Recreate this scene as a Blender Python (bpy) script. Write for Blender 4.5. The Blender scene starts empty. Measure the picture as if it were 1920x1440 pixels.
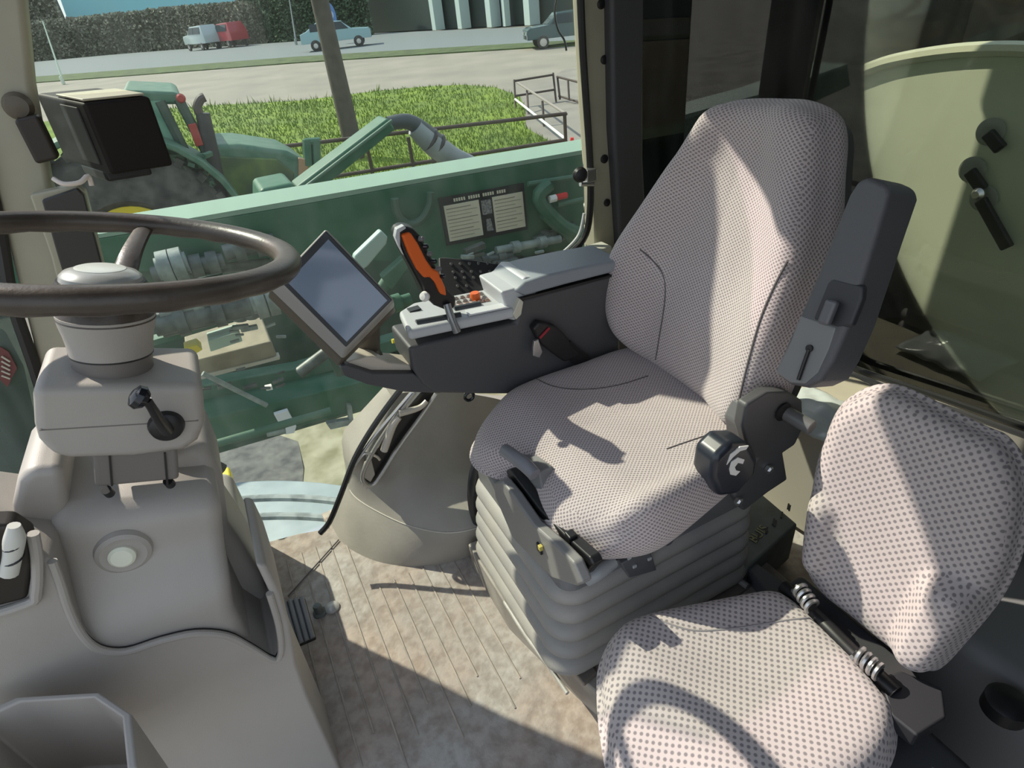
import bpy, bmesh, random
from math import *
from mathutils import Vector as V, Matrix, noise
random.seed(7)
C = bpy.context.scene.collection
# ---------------------------------------------------------------- camera
FPX, YAW, PITCH, ROLL, HC = 1121., radians(24.), radians(33.2), radians(6.4), 1.2
fw = V((sin(YAW)*cos(PITCH), cos(YAW)*cos(PITCH), -sin(PITCH)))
rt = V((cos(YAW), -sin(YAW), 0)); up = rt.cross(fw)
RT = cos(ROLL)*rt - sin(ROLL)*up; UP = sin(ROLL)*rt + cos(ROLL)*up
EYE = V((0, 0, HC))
cd = bpy.data.cameras.new('camera'); cam = bpy.data.objects.new('camera', cd); C.objects.link(cam)
cd.sensor_fit = 'HORIZONTAL'; cd.sensor_width = 36; cd.lens = 36*FPX/1920; cd.clip_start = .02; cd.clip_end = 500
M = Matrix((RT, UP, -fw)).transposed().to_4x4(); M.translation = EYE; cam.matrix_world = M
bpy.context.scene.camera = cam
# ---------------------------------------------------------------- light
w = bpy.data.worlds.new('sky'); bpy.context.scene.world = w; w.use_nodes = True
nt = w.node_tree; bg = nt.nodes['Background']
tc = nt.nodes.new('ShaderNodeTexCoord'); sx = nt.nodes.new('ShaderNodeSeparateXYZ'); cr = nt.nodes.new('ShaderNodeValToRGB')
nt.links.new(tc.outputs['Generated'], sx.inputs[0]); nt.links.new(sx.outputs['Z'], cr.inputs[0]); nt.links.new(cr.outputs[0], bg.inputs[0])
cr.color_ramp.elements[0].color = (.80, .84, .86, 1); cr.color_ramp.elements[1].color = (.50, .64, .90, 1)
bg.inputs[1].default_value = 1.25
sd = bpy.data.lights.new('sun', 'SUN'); so = bpy.data.objects.new('sun', sd); C.objects.link(so)
sd.energy = 6.0; sd.color = (1, .92, .80); sd.angle = radians(.6)
SUN = V((-.55, .93, 1.0)).normalized()
so.rotation_euler = SUN.to_track_quat('Z', 'Y').to_euler(); so.location = (-2, 4, 5)
vs = bpy.context.scene.view_settings
vs.view_transform = 'Standard'; vs.look = 'None'; vs.exposure = 0.0; vs.gamma = 1
# ---------------------------------------------------------------- helpers
def ray(px, py): return fw + (px-960)/FPX*RT + (720-py)/FPX*UP
def at(px, py, x=None, y=None, z=None, d=None):
    r = ray(px, py)
    if z is not None: t = (z-HC)/r.z
    elif y is not None: t = y/r.y
    elif x is not None: t = x/r.x
    else: t = d
    return EYE + t*r
def onpl(px, py, p0, n):
    r = ray(px, py); return EYE + r*((p0-EYE).dot(n)/r.dot(n))
WL = {}
def link(o, wloc, parent):
    C.objects.link(o); WL[o.name] = V(wloc)
    if parent: o.parent = parent; o.location = V(wloc) - WL[parent.name]
    else: o.location = wloc
    return o
def tag(o, label=None, cat=None, group=None, kind=None):
    if label: o['label'] = label
    if cat: o['category'] = cat
    if group: o['group'] = group
    if kind: o['kind'] = kind
    return o
def thing(name, loc, label, cat, group=None):
    return tag(link(bpy.data.objects.new(name, None), loc, None), label, cat, group)
def mk(name, bm, mat, parent=None, bevel=0, seg=3, sub=0, ang=35, solid=0, smooth=True, label=None):
    vs_ = [v.co for v in bm.verts]
    lo = V([min(v[i] for v in vs_) for i in range(3)]); hi = V([max(v[i] for v in vs_) for i in range(3)])
    c = V(((lo.x+hi.x)/2, (lo.y+hi.y)/2, lo.z))
    bmesh.ops.translate(bm, verts=bm.verts, vec=-c)
    bmesh.ops.recalc_face_normals(bm, faces=bm.faces)
    me = bpy.data.meshes.new(name); bm.to_mesh(me); bm.free()
    if smooth:
        me.shade_smooth(); me.set_sharp_from_angle(angle=radians(ang))
    me.materials.append(mat)
    o = bpy.data.objects.new(name, me); link(o, c, parent)
    if solid:
        m = o.modifiers.new('s', 'SOLIDIFY'); m.thickness = solid; m.offset = -1
    if bevel:
        m = o.modifiers.new('b', 'BEVEL'); m.width = bevel; m.segments = seg; m.limit_method = 'ANGLE'; m.angle_limit = radians(ang); m.harden_normals = True
    if sub:
        m = o.modifiers.new('u', 'SUBSURF'); m.levels = sub; m.render_levels = sub
    if label: o['label'] = label
    return o
def B(): return bmesh.new()
def box(bm, lo, hi, rot=None, org=None):
    lo = V(lo); hi = V(hi)
    vs_ = [V((x, y, z)) for z in (lo.z, hi.z) for y in (lo.y, hi.y) for x in (lo.x, hi.x)]
    if rot is not None:
        o = V(org) if org is not None else (lo+hi)/2
        vs_ = [rot @ (v-o) + o for v in vs_]
    b = [bm.verts.new(v) for v in vs_]
    for f in ((0,2,3,1),(4,5,7,6),(0,1,5,4),(2,6,7,3),(0,4,6,2),(1,3,7,5)): bm.faces.new([b[i] for i in f])
    return bm
def hexa(bm, a, ex, ey, ez):
    a = V(a); p = [a+ex*i+ey*j+ez*k for k in (0,1) for j in (0,1) for i in (0,1)]
    b = [bm.verts.new(v) for v in p]
    for f in ((0,2,3,1),(4,5,7,6),(0,1,5,4),(2,6,7,3),(0,4,6,2),(1,3,7,5)): bm.faces.new([b[i] for i in f])
    return bm
def loft(bm, secs, cap=True, closed=True):
    R = [[bm.verts.new(p) for p in s] for s in secs]
    n = len(R[0])
    for a, b in zip(R, R[1:]):
        for i in range(n if closed else n-1):
            j = (i+1) % n; bm.faces.new((a[i], a[j], b[j], b[i]))
    if cap and closed: bm.faces.new(R[0][::-1]); bm.faces.new(R[-1])
    return bm
def prism(bm, pts, vec):
    vec = V(vec); return loft(bm, [[V(p) for p in pts], [V(p)+vec for p in pts]])
def cat(pts, n=8, closed=False):
    pts = [V(p) for p in pts]; out = []; N = len(pts)
    for i in range(N if closed else N-1):
        if closed: p = [pts[(i+k-1) % N] for k in range(4)]
        else: p = [pts[max(0, min(N-1, i+k-1))] for k in range(4)]
        for k in range(n):
            t = k/n
            out.append(.5*((2*p[1]) + (p[2]-p[0])*t + (2*p[0]-5*p[1]+4*p[2]-p[3])*t*t + (3*p[1]-p[0]-3*p[2]+p[3])*t**3))
    if not closed: out.append(pts[-1])
    return out
def tube(bm, pts, r, n=10, smooth=0, closed=False, flat=None):
    pts = [V(p) for p in pts]
    rs = r if isinstance(r, (list, tuple)) else [r]*len(pts)
    if smooth:
        rr = cat([V((a[0], a[1], 0)) if isinstance(a, tuple) else V((a, a, 0)) for a in rs], smooth, closed); pts = cat(pts, smooth, closed); rs = [(a.x, a.y) for a in rr]
    N = len(pts); T = []
    for i in range(N):
        a = pts[(i-1) % N] if (closed or i > 0) else pts[0]; b = pts[(i+1) % N] if (closed or i < N-1) else pts[-1]
        T.append((b-a).normalized())
    u = T[0].orthogonal().normalized() if flat is None else (V(flat) - T[0]*V(flat).dot(T[0])).normalized()
    secs = []
    for i in range(N):
        u = (u - T[i]*u.dot(T[i])).normalized(); v = T[i].cross(u)
        ra, rb = rs[i] if isinstance(rs[i], tuple) else (rs[i], rs[i])
        secs.append([pts[i] + ra*cos(2*pi*k/n)*u + rb*sin(2*pi*k/n)*v for k in range(n)])
    if closed: secs.append(secs[0]); loft(bm, secs, cap=False); bmesh.ops.remove_doubles(bm, verts=bm.verts, dist=1e-6)
    else: loft(bm, secs)
    return bm
def lathe(bm, prof, org, axis, n=32):
    org = V(org); ax = V(axis).normalized(); u = ax.orthogonal().normalized(); v = ax.cross(u)
    return loft(bm, [[org + ax*h + max(r, 1e-4)*(cos(2*pi*k/n)*u + sin(2*pi*k/n)*v) for k in range(n)] for r, h in prof])
def cyl(bm, a, b, r, n=20):
    a = V(a); b = V(b); return lathe(bm, [(r, 0), (r, (b-a).length)], a, b-a, n)
def rrect(c, u, v, a, b, r, n=5):
    c, u, v = V(c), V(u), V(v); out = []
    for (sx_, sy_, t0) in ((1,1,0),(-1,1,pi/2),(-1,-1,pi),(1,-1,3*pi/2)):
        for k in range(n+1):
            t = t0 + pi/2*k/n
            out.append(c + u*(sx_*(a-r)+r*cos(t)) + v*(sy_*(b-r)+r*sin(t)))
    return out
def cubeuv(bm):
    uv = bm.loops.layers.uv.new('UVMap')
    bm.normal_update()
    for f in bm.faces:
        n = f.normal; a = [abs(c) for c in n]; k = a.index(max(a))
        i, j = [(1, 2), (0, 2), (0, 1)][k]
        for l in f.loops: l[uv].uv = (l.vert.co[i], l.vert.co[j])
    return bm
X, Y, Z = V((1,0,0)), V((0,1,0)), V((0,0,1))
# ---------------------------------------------------------------- materials
MATS = {}
def mat(name, col, rough=.6, metal=0, bump=0, bscale=200, var=0, vscale=8, col2=None, spec=.5, coat=0, detail=4, lo=.35, hi=.65):
    if name in MATS: return MATS[name]
    m = bpy.data.materials.new(name); m.use_nodes = True; MATS[name] = m
    t = m.node_tree; b = t.nodes['Principled BSDF']
    b.inputs['Base Color'].default_value = (*col, 1); b.inputs['Roughness'].default_value = rough; b.inputs['Metallic'].default_value = metal
    b.inputs['Specular IOR Level'].default_value = spec; b.inputs['Coat Weight'].default_value = coat
    tx = t.nodes.new('ShaderNodeTexCoord')
    if col2 is not None:
        n = t.nodes.new('ShaderNodeTexNoise'); n.inputs['Scale'].default_value = vscale; n.inputs['Detail'].default_value = detail
        t.links.new(tx.outputs['Object'], n.inputs['Vector'])
        r = t.nodes.new('ShaderNodeValToRGB'); r.color_ramp.elements[0].color = (*col, 1); r.color_ramp.elements[1].color = (*col2, 1)
        r.color_ramp.elements[0].position = lo; r.color_ramp.elements[1].position = hi
        t.links.new(n.outputs[0], r.inputs[0]); t.links.new(r.outputs[0], b.inputs['Base Color'])
    if bump:
        n = t.nodes.new('ShaderNodeTexNoise'); n.inputs['Scale'].default_value = bscale; n.inputs['Detail'].default_value = 3
        t.links.new(tx.outputs['Object'], n.inputs['Vector'])
        bp = t.nodes.new('ShaderNodeBump'); bp.inputs['Strength'].default_value = bump; bp.inputs['Distance'].default_value = .002
        t.links.new(n.outputs[0], bp.inputs['Height']); t.links.new(bp.outputs[0], b.inputs['Normal'])
    return m
def fabric(name, col, dark, pitch, rad, wide=1.0):
    m = bpy.data.materials.new(name); m.use_nodes = True; t = m.node_tree; b = t.nodes['Principled BSDF']
    b.inputs['Roughness'].default_value = .95; b.inputs['Specular IOR Level'].default_value = .15
    b.inputs['Sheen Weight'].default_value = .25
    tx = t.nodes.new('ShaderNodeTexCoord'); mp = t.nodes.new('ShaderNodeMapping')
    mp.inputs['Rotation'].default_value = (0, 0, radians(45)); mp.inputs['Scale'].default_value = (1, wide, 1)
    vo = t.nodes.new('ShaderNodeTexVoronoi'); vo.inputs['Scale'].default_value = 1/pitch; vo.inputs['Randomness'].default_value = 0.06
    t.links.new(tx.outputs['UV'], mp.inputs[0]); t.links.new(mp.outputs[0], vo.inputs['Vector'])
    r = t.nodes.new('ShaderNodeValToRGB'); r.color_ramp.elements[0].position = rad; r.color_ramp.elements[1].position = rad+.16
    r.color_ramp.elements[0].color = (*dark, 1); r.color_ramp.elements[1].color = (*col, 1)
    t.links.new(vo.outputs['Distance'], r.inputs[0])
    n = t.nodes.new('ShaderNodeTexNoise'); n.inputs['Scale'].default_value = 9; t.links.new(tx.outputs['Object'], n.inputs['Vector'])
    mx = t.nodes.new('ShaderNodeMix'); mx.data_type = 'RGBA'; mx.blend_type = 'MULTIPLY'; mx.inputs[0].default_value = .35
    r2 = t.nodes.new('ShaderNodeValToRGB'); r2.color_ramp.elements[0].position = .3; r2.color_ramp.elements[0].color = (.72, .68, .66, 1)
    t.links.new(n.outputs[0], r2.inputs[0])
    t.links.new(r.outputs[0], mx.inputs[6]); t.links.new(r2.outputs[0], mx.inputs[7]); t.links.new(mx.outputs[2], b.inputs['Base Color'])
    bp = t.nodes.new('ShaderNodeBump'); bp.inputs['Strength'].default_value = .55; bp.inputs['Distance'].default_value = .002
    t.links.new(r.outputs[0], bp.inputs['Height']); t.links.new(bp.outputs[0], b.inputs['Normal'])
    return m
def glass(name, refl, tint, haze, rough=.02, hazecol=(.7, .75, .72)):
    m = bpy.data.materials.new(name); m.use_nodes = True; t = m.node_tree
    for n in list(t.nodes): t.nodes.remove(n)
    o = t.nodes.new('ShaderNodeOutputMaterial'); tr = t.nodes.new('ShaderNodeBsdfTransparent'); tr.inputs[0].default_value = (*tint, 1)
    gl = t.nodes.new('ShaderNodeBsdfGlossy'); gl.inputs['Roughness'].default_value = rough
    df = t.nodes.new('ShaderNodeBsdfDiffuse'); df.inputs[0].default_value = (*hazecol, 1)
    fr = t.nodes.new('ShaderNodeFresnel'); fr.inputs[0].default_value = refl
    m1 = t.nodes.new('ShaderNodeMixShader'); m2 = t.nodes.new('ShaderNodeMixShader')
    t.links.new(fr.outputs[0], m1.inputs[0]); t.links.new(tr.outputs[0], m1.inputs[1]); t.links.new(gl.outputs[0], m1.inputs[2])
    tx = t.nodes.new('ShaderNodeTexCoord'); n = t.nodes.new('ShaderNodeTexNoise'); n.inputs['Scale'].default_value = 6; n.inputs['Detail'].default_value = 8
    mp = t.nodes.new('ShaderNodeMapping'); mp.inputs['Scale'].default_value = (2.5, 2.5, .6)
    t.links.new(tx.outputs['Object'], mp.inputs[0]); t.links.new(mp.outputs[0], n.inputs['Vector'])
    mm = t.nodes.new('ShaderNodeMapRange'); mm.inputs['From Min'].default_value = .35; mm.inputs['From Max'].default_value = .75
    mm.inputs['To Min'].default_value = haze*.4; mm.inputs['To Max'].default_value = haze*1.8
    t.links.new(n.outputs[0], mm.inputs[0]); t.links.new(mm.outputs[0], m2.inputs[0])
    t.links.new(m1.outputs[0], m2.inputs[1]); t.links.new(df.outputs[0], m2.inputs[2]); t.links.new(m2.outputs[0], o.inputs[0])
    return m
TAN = mat('tan_plastic', (.40, .375, .34), .5, bump=.15, bscale=900, col2=(.35, .325, .295), vscale=5)
TANB = mat('tan_neck', (.17, .155, .14), .5, bump=.1, bscale=700)
PILLAR = mat('cream_paint', (.42, .40, .30), .45, col2=(.36, .34, .26), vscale=6)
CHAR = mat('charcoal_plastic', (.055, .055, .06), .5, bump=.2, bscale=900)
CHAR2 = mat('grey_plastic', (.14, .14, .145), .5, bump=.15, bscale=900)
GREY = mat('mid_grey_plastic', (.25, .25, .255), .45, bump=.1, bscale=900, col2=(.2, .2, .2), vscale=10)
BLACK = mat('black_plastic', (.012, .012, .013), .4)
BLACKG = mat('black_gloss', (.01, .012, .016), .15)
RUB = mat('black_rubber', (.015, .015, .015), .35)
SILV = mat('console_top', (.50, .52, .54), .45, bump=.1, bscale=600)
STEEL = mat('steel', (.55, .55, .55), .3, metal=.9)
WHITE = mat('white_marks', (.8, .8, .78), .5)
BELL = mat('bellows_rubber', (.29, .28, .265), .55, bump=.2, bscale=400, col2=(.36, .335, .30), vscale=9)
WHEELM = mat('worn_wheel_rubber', (.055, .043, .034), .36, bump=.15, bscale=200, col2=(.08, .065, .052), vscale=20)
ORANGE = mat('orange_plastic', (.75, .13, .015), .4)
RED = mat('red', (.7, .02, .02), .4)
YEL = mat('yellow', (.75, .6, .05), .4)
FABD = fabric('driver_fabric', (.58, .515, .51), (.27, .235, .24), .0062, .25, 1.25)
FABP = fabric('passenger_fabric', (.56, .50, .485), (.24, .22, .225), .0086, .20)
SEAM = mat('seam', (.12, .11, .11), .9)
GREEN = mat('machine_green', (.022, .11, .055), .5, col2=(.06, .145, .095), vscale=7, detail=8)
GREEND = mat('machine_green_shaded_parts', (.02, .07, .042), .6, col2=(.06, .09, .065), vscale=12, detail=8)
GREENL = mat('dusty_green', (.045, .13, .08), .55, col2=(.10, .18, .125), vscale=9, detail=8)
METAL = mat('dull_metal', (.07, .08, .075), .5, metal=.3, col2=(.17, .19, .18), vscale=15, detail=6)
PALE = mat('pale_metal', (.30, .35, .33), .5, col2=(.18, .21, .20), vscale=20)
TYRE = mat('tyre', (.035, .035, .033), .8, bump=.5, bscale=40, col2=(.10, .095, .085), vscale=8)
RUSTY = mat('rusty_pipe', (.06, .04, .032), .7)
WOOD = mat('pole_wood', (.10, .085, .07), .85, bump=.8, bscale=30, col2=(.07, .06, .05), vscale=5)
SGL = glass('side_glass', 1.18, (.95, .985, .945), .04)
TINT = glass('tinted_glass', 1.45, (.13, .125, .10), .012)
FGL = glass('front_glass', 1.3, (.45, .52, .48), .35, hazecol=(.25, .30, .27))
RGL = glass('rear_glass', 1.7, (.86, .89, .82), .006)
CGL = mat('car_glass', (.02, .03, .035), .1)
# ================================================================ CAB SHELL (cab frame: x rearwards, y to the right, z up, floor z=0)
def struct(name, bm, m, **k): return tag(mk(name, bm, m, **k), kind='structure')
# floor mat with ribs and dirt
def floor_material():
    m = bpy.data.materials.new('ribbed_floor'); m.use_nodes = True; t = m.node_tree; b = t.nodes['Principled BSDF']
    b.inputs['Roughness'].default_value = .75
    tx = t.nodes.new('ShaderNodeTexCoord')
    n = t.nodes.new('ShaderNodeTexNoise'); n.inputs['Scale'].default_value = 3.2; n.inputs['Detail'].default_value = 9; n.inputs['Roughness'].default_value = .65
    t.links.new(tx.outputs['Object'], n.inputs['Vector'])
    r = t.nodes.new('ShaderNodeValToRGB'); e = r.color_ramp.elements
    e[0].position = .36; e[0].color = (.46, .44, .41, 1); e[1].position = .64; e[1].color = (.46, .37, .31, 1)
    k = e.new(.5); k.color = (.38, .33, .29, 1)
    t.links.new(n.outputs[0], r.inputs[0])
    n2 = t.nodes.new('ShaderNodeTexNoise'); n2.inputs['Scale'].default_value = 45; n2.inputs['Detail'].default_value = 6
    t.links.new(tx.outputs['Object'], n2.inputs['Vector'])
    r2 = t.nodes.new('ShaderNodeValToRGB'); r2.color_ramp.elements[0].position = .35; r2.color_ramp.elements[0].color = (.55, .5, .46, 1); r2.color_ramp.elements[1].position = .6
    t.links.new(n2.outputs[0], r2.inputs[0])
    mx = t.nodes.new('ShaderNodeMix'); mx.data_type = 'RGBA'; mx.blend_type = 'MULTIPLY'; mx.inputs[0].default_value = .6
    t.links.new(r.outputs[0], mx.inputs[6]); t.links.new(r2.outputs[0], mx.inputs[7])
    t.links.new(mx.outputs[2], b.inputs['Base Color'])
    ad = t.nodes.new('ShaderNodeMath'); ad.operation = 'ADD'
    t.links.new(n2.outputs[0], ad.inputs[0]); t.links.new(n.outputs[0], ad.inputs[1])
    bp = t.nodes.new('ShaderNodeBump'); bp.inputs['Strength'].default_value = .5; bp.inputs['Distance'].default_value = .006
    t.links.new(ad.outputs[0], bp.inputs['Height']); t.links.new(bp.outputs[0], b.inputs['Normal'])
    return m
FLOORM = floor_material()
bm = B()
fo = [(-.75, -.06), (1.3, -.06), (1.3, 1.40), (-.02, 1.40), at(618, 990, z=0).xy, at(560, 1000, z=0).xy, at(440, 1032, z=0).xy, (-.75, 1.42)]
prism(bm, [V((p[0], p[1], -.03)) for p in fo], (0, 0, .03))
struct('floor', bm, FLOORM, bevel=.004)
# ribs pressed in the mat: thin raised strips running along the cab's width
bm = B(); 
for i in range(11):
    x0 = -.14 + i*.038
    box(bm, (x0, .62+.05*(i % 3), .0), (x0+.004, 1.28 if x0 < .02 else 1.06, .002))
tag(mk('floor_mat', bm, mat('mat_rib', (.28, .25, .22), .8, col2=(.44, .37, .31), vscale=14), bevel=.001), 'raised ribs of the brown dusty floor mat between pedestal and seat', 'mat')
bm = B(); tube(bm, [at(540, 1118, z=.004), at(635, 1012, z=.004)], .0018, 6)
tag(mk('mat_seam', bm, SEAM), 'thin diagonal joint line across the floor mat near the window', 'seam')
# ceiling
bm = B(); prism(bm, [V(p) for p in ((-.60, -.12, 1.69), (-.60, .95, 1.69), (-.10, 1.05, 1.69), (-.10, 1.40, 1.69), (1.35, 1.40, 1.69), (1.35, -.12, 1.69))], (0, 0, .06)); struct('ceiling', bm, mat('headliner', (.2, .19, .18), .9), bevel=.03)
bm = B(); box(bm, (.42, -.20, -.02), (1.3, -.14, 1.64)); struct('wall_left', bm, CHAR, bevel=.01)
bm = B(); prism(bm, [V((a, 1.33, b_)) for a, b_ in ((.28, 1.70), (.30, 1.665), (.36, 1.64), (.49, 1.55), (.56, 1.51), (1.3, 1.46), (1.3, 1.70))], (0, .07, 0)); struct('trim_1', bm, CHAR, bevel=.02)
# right rear pillar: cream inner channel with holes, dark upholstered pillar
RPY = 1.33
bm = B(); prism(bm, [at(1092, -60, y=RPY), at(1104, 200, y=RPY), at(1112, 330, y=RPY), at(1116, 470, y=RPY), at(1165, 480, y=RPY), at(1150, 200, y=RPY), at(1146, -60, y=RPY)], (0, .05, 0))
pil = struct('trim_2', bm, PILLAR, bevel=.006)
bm = B(); prism(bm, [at(1146, -60, y=RPY-.03), at(1150, 240, y=RPY-.03), at(1166, 500, y=RPY-.03), at(1170, 640, y=RPY-.03), at(1225, 640, y=RPY-.03), at(1208, 300, y=RPY-.03), at(1210, -60, y=RPY-.03)], (0, .09, 0))
struct('trim_3', bm, CHAR, bevel=.012)
bm = B(); box(bm, (.86, 1.30, -.02), (1.28, 1.40, .56)); struct('wall_right', bm, CHAR, bevel=.01)
for (px, py, r, m_, nm) in ((1127, 8, .010, BLACK, 'hole_plug'), (1133, 112, .010, BLACK, 'hole_plug'), (1133, 298, .011, BLACK, 'hole_plug'), (1138, 380, .010, BLACK, 'hole_plug')):
    c = at(px, py, y=RPY-.001); bm = B(); lathe(bm, [(r*.7, -.004), (r, -.002), (r, .006)], c, (0, 1, 0), 18)
    tag(mk('pillar_plug', bm, m_), {8: 'topmost small black hole plug on the cream rear pillar', 112: 'black hole plug on the cream pillar, second from the top', 298: 'dark oval plug on the pillar just above the latch', 380: 'lowest dark plug on the pillar below the latch'}[py], 'plug', 'plugs up the cream pillar')
# window seal
bm = B(); pts = [at(x, y, y=1.325) for x, y in ((1086, -60), (1093, 100), (1103, 250), (1107, 330), (1106, 400), (1098, 440), (1080, 465), (1050, 488), (1020, 502), (960, 530), (900, 575))]
tube(bm, pts, .009, 8, 3); 
tag(mk('window_seal', bm, RUB), 'black rubber seal curving round the lower rear corner of the side window', 'seal')
bm = B(); tube(bm, [p + V((-.012, -.004, .004)) for p in [at(x, y, y=1.325) for x, y in ((1101, 400), (1092, 438), (1072, 463), (1045, 484), (1000, 508))]], .004, 8, 4)
tag(mk('seal_bead', bm, mat('seal_bead_white', (.6, .62, .62), .3)), 'bright bead along the corner of the side window seal', 'trim')
# latch on window edge
t_ = thing('window_latch', at(1100, 345, y=1.30), 'black knob and chrome catch on the rear edge of the side window', 'latch')
c = at(1090, 328, y=1.30); bm = B(); lathe(bm, [(.006, .0), (.017, .004), (.019, .014), (.014, .022), (.005, .024)], c+V((0, .012, 0)), (-.3, -1, .1), 20); mk('knob', bm, BLACK, t_)
bm = B(); box(bm, tuple(at(1112, 330, y=1.30)-V((.018, .0, .016))), tuple(at(1112, 330, y=1.30)+V((.014, .03, .016)))); mk('catch', bm, STEEL, t_, bevel=.004)
bm = B(); cyl(bm, at(1088, 345, y=1.305), at(1112, 345, y=1.305), .006); mk('pin', bm, STEEL, t_)
# side window glass
bm = B(); g = [(-.42, -.02), (-.30, 1.52), (.885, 1.52), (.885, .56), (.80, .50), (.55, .45), (.30, .30), (.06, .0), (-.02, -.02)]
prism(bm, [V((a, 1.372, b)) for a, b in g], (0, .006, 0)); struct('window_1', bm, SGL, smooth=False)
# A pillar (front right)
AP = 1.34
bm = B(); prism(bm, [at(x, y, y=AP) for x, y in ((38, -80), (62, 160), (95, 345), (150, 520), (225, 700), (330, 980), (130, 1010), (60, 640), (0, 405), (-60, 200), (-110, -80))], (0, .05, 0))
struct('trim_4', bm, PILLAR, bevel=.012)
bm = B(); tube(bm, [at(x, y, y=AP-.004) for x, y in ((-40, 260), (0, 440), (22, 560), (62, 680), (100, 800), (150, 930))], .011, 8, 3)
tag(mk('pillar_seal', bm, RUB), 'black rubber seal down the front edge of the cream front pillar', 'seal')
# windscreen lower left
bm = B(); prism(bm, [at(x, y, y=1.375) for x, y in ((-300, 150), (-40, 260), (0, 440), (60, 680), (150, 930), (180, 1010), (-300, 1050))], (0, .006, 0)); struct('window_3', bm, FGL, smooth=False)
bm = B(); prism(bm, [at(x, y, y=1.75) for x, y in ((-300, 640), (0, 625), (40, 700), (110, 1010), (-300, 1060))], (0, .06, 0)); tag(mk('header_cover', bm, mat('dusty_green_grey', (.13, .16, .14), .6, col2=(.18, .21, .18), vscale=5), bevel=.02), 'smooth dark grey green body panel outside the windscreen at the left edge', 'panel')
t_ = thing('warning_label', at(12, 690, y=1.368), 'small red and cream warning label on the glass at the far left', 'label')
P = [at(x, y, y=1.368) for x, y in ((0, 650), (16, 660), (32, 690), (14, 726), (0, 712))]
bm = B(); prism(bm, P, (0, .003, 0)); mk('backing', bm, mat('label_red', (.16, .05, .045), .6), t_)
bm = B()
for k in range(5):
    a = at(3, 668+k*9, y=1.366); b = at(19, 678+k*8, y=1.366); tube(bm, [a, b], .0022, 4)
mk('text_lines', bm, mat('label_cream', (.5, .47, .38), .6), t_)
# rear wall and rear glass
bm = B(); prism(bm, [V((1.24, 1.42, -.02)), V((1.24, 1.42, .30)), at(1500, 675, x=1.24), at(1600, 706, x=1.24), at(1760, 760, x=1.24), at(1925, 815, x=1.24), V((1.24, -.12, .42)), V((1.24, -.12, -.02))], (.05, 0, 0))
struct('wall_rear', bm, TAN, bevel=.01)
bm = B(); tube(bm, [at(x, y, x=1.235) for x, y in ((1560, 665), (1600, 690), (1680, 718), (1760, 745), (1840, 773), (1960, 815))], .008, 8, 2)
tag(mk('rear_window_seal', bm, RUB), 'black rubber seal along the bottom of the rear window', 'seal')
bm = B(); prism(bm, [V((1.262, 1.42, .30)), V((1.262, -.12, .40)), V((1.262, -.12, 1.62)), V((1.262, 1.42, 1.62))], (.006, 0, 0)); struct('window_2', bm, RGL, smooth=False)
# engine bay housing behind the rear glass (dark) and pale domed tank panel with catches
bm = B(); box(bm, (1.3, -.3, -.2), (2.2, 1.9, -.15)); box(bm, (1.3, 1.76, -.2), (2.2, 1.80, .20))
tag(mk('engine_housing', bm, mat('dark_housing', (.012, .013, .012), .8), bevel=.01), 'dark housing floor low behind the rear window glass', 'housing')
bm = B(); box(bm, (at(1172, 100, y=1.8).x, 1.80, -.2), (2.26, 1.806, 1.62)); struct('window_4', bm, TINT, smooth=False)
bm = B(); box(bm, (2.25, -.6, -.2), (2.256, 1.80, 1.62)); struct('window_5', bm, TINT, smooth=False)
dome = [at(x, y, x=1.62) for x, y in ((1440, 640), (1470, 420), (1495, 260), (1510, 192), (1560, 162), (1640, 128), (1700, 112), (1790, 99), (1880, 95), (1960, 98))]
dome = cat(dome, 4) + [V((1.62, .55, .95)), V((1.62, .2, .85)), V((1.62, -.2, .6)), V((1.62, -.2, .05)), V((1.62, 1.3, .05))]
TANKM = mat('pale_tank_paint', (.60, .64, .50), .4, col2=(.52, .56, .44), vscale=3)
t_ = thing('tank_panel', (1.66, .7, .05), 'pale green grey domed panel behind the rear window, with a lit rounded rim', 'panel')
bm = B(); prism(bm, dome, (.10, 0, 0)); mk('panel_body', bm, TANKM, t_, bevel=.02)
bm = B(); tube(bm, [p+V((-.004, 0, .004)) for p in dome[12:-4]], .016, 8); mk('rim', bm, mat('rim_paint', (.55, .56, .42), .4), t_)
def catch(px, py, ang, ln, label):
    c = at(px, py, x=1.615); t_ = thing('panel_catch', c, label, 'latch', 'catches on the tank panel')
    bm = B(); lathe(bm, [(.030, 0), (.030, .004), (.022, .007), (.018, .007)], c, (-1, 0, 0), 24); mk('collar', bm, mat('collar_grey', (.28, .30, .26), .4), t_)
    u = (RT*cos(ang) - UP*sin(ang)); u.x = 0; u.normalize(); v = u.cross(X)
    bm = B(); hexa(bm, c - v*.013 + V((-.022, 0, 0)), u*ln, v*.026, X*.016); mk('lever', bm, BLACK, t_, bevel=.004)
catch(1858, 247, .5, .05, 'uppermost black catch on the pale tank panel, with a short lever')
catch(1824, 318, .6, .055, 'middle black catch on the pale tank panel')
catch(1845, 372, .82, .13, 'lowest catch on the tank panel, with a long black arm pointing down right')
c = at(1838, 362, x=1.60); bm = B(); lathe(bm, [(.012, 0), (.014, .01), (.008, .02)], c, (-1, 0, 0)); tag(mk('catch_bolt', bm, STEEL), 'shiny round bolt between the middle and lowest panel catches', 'bolt')
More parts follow.
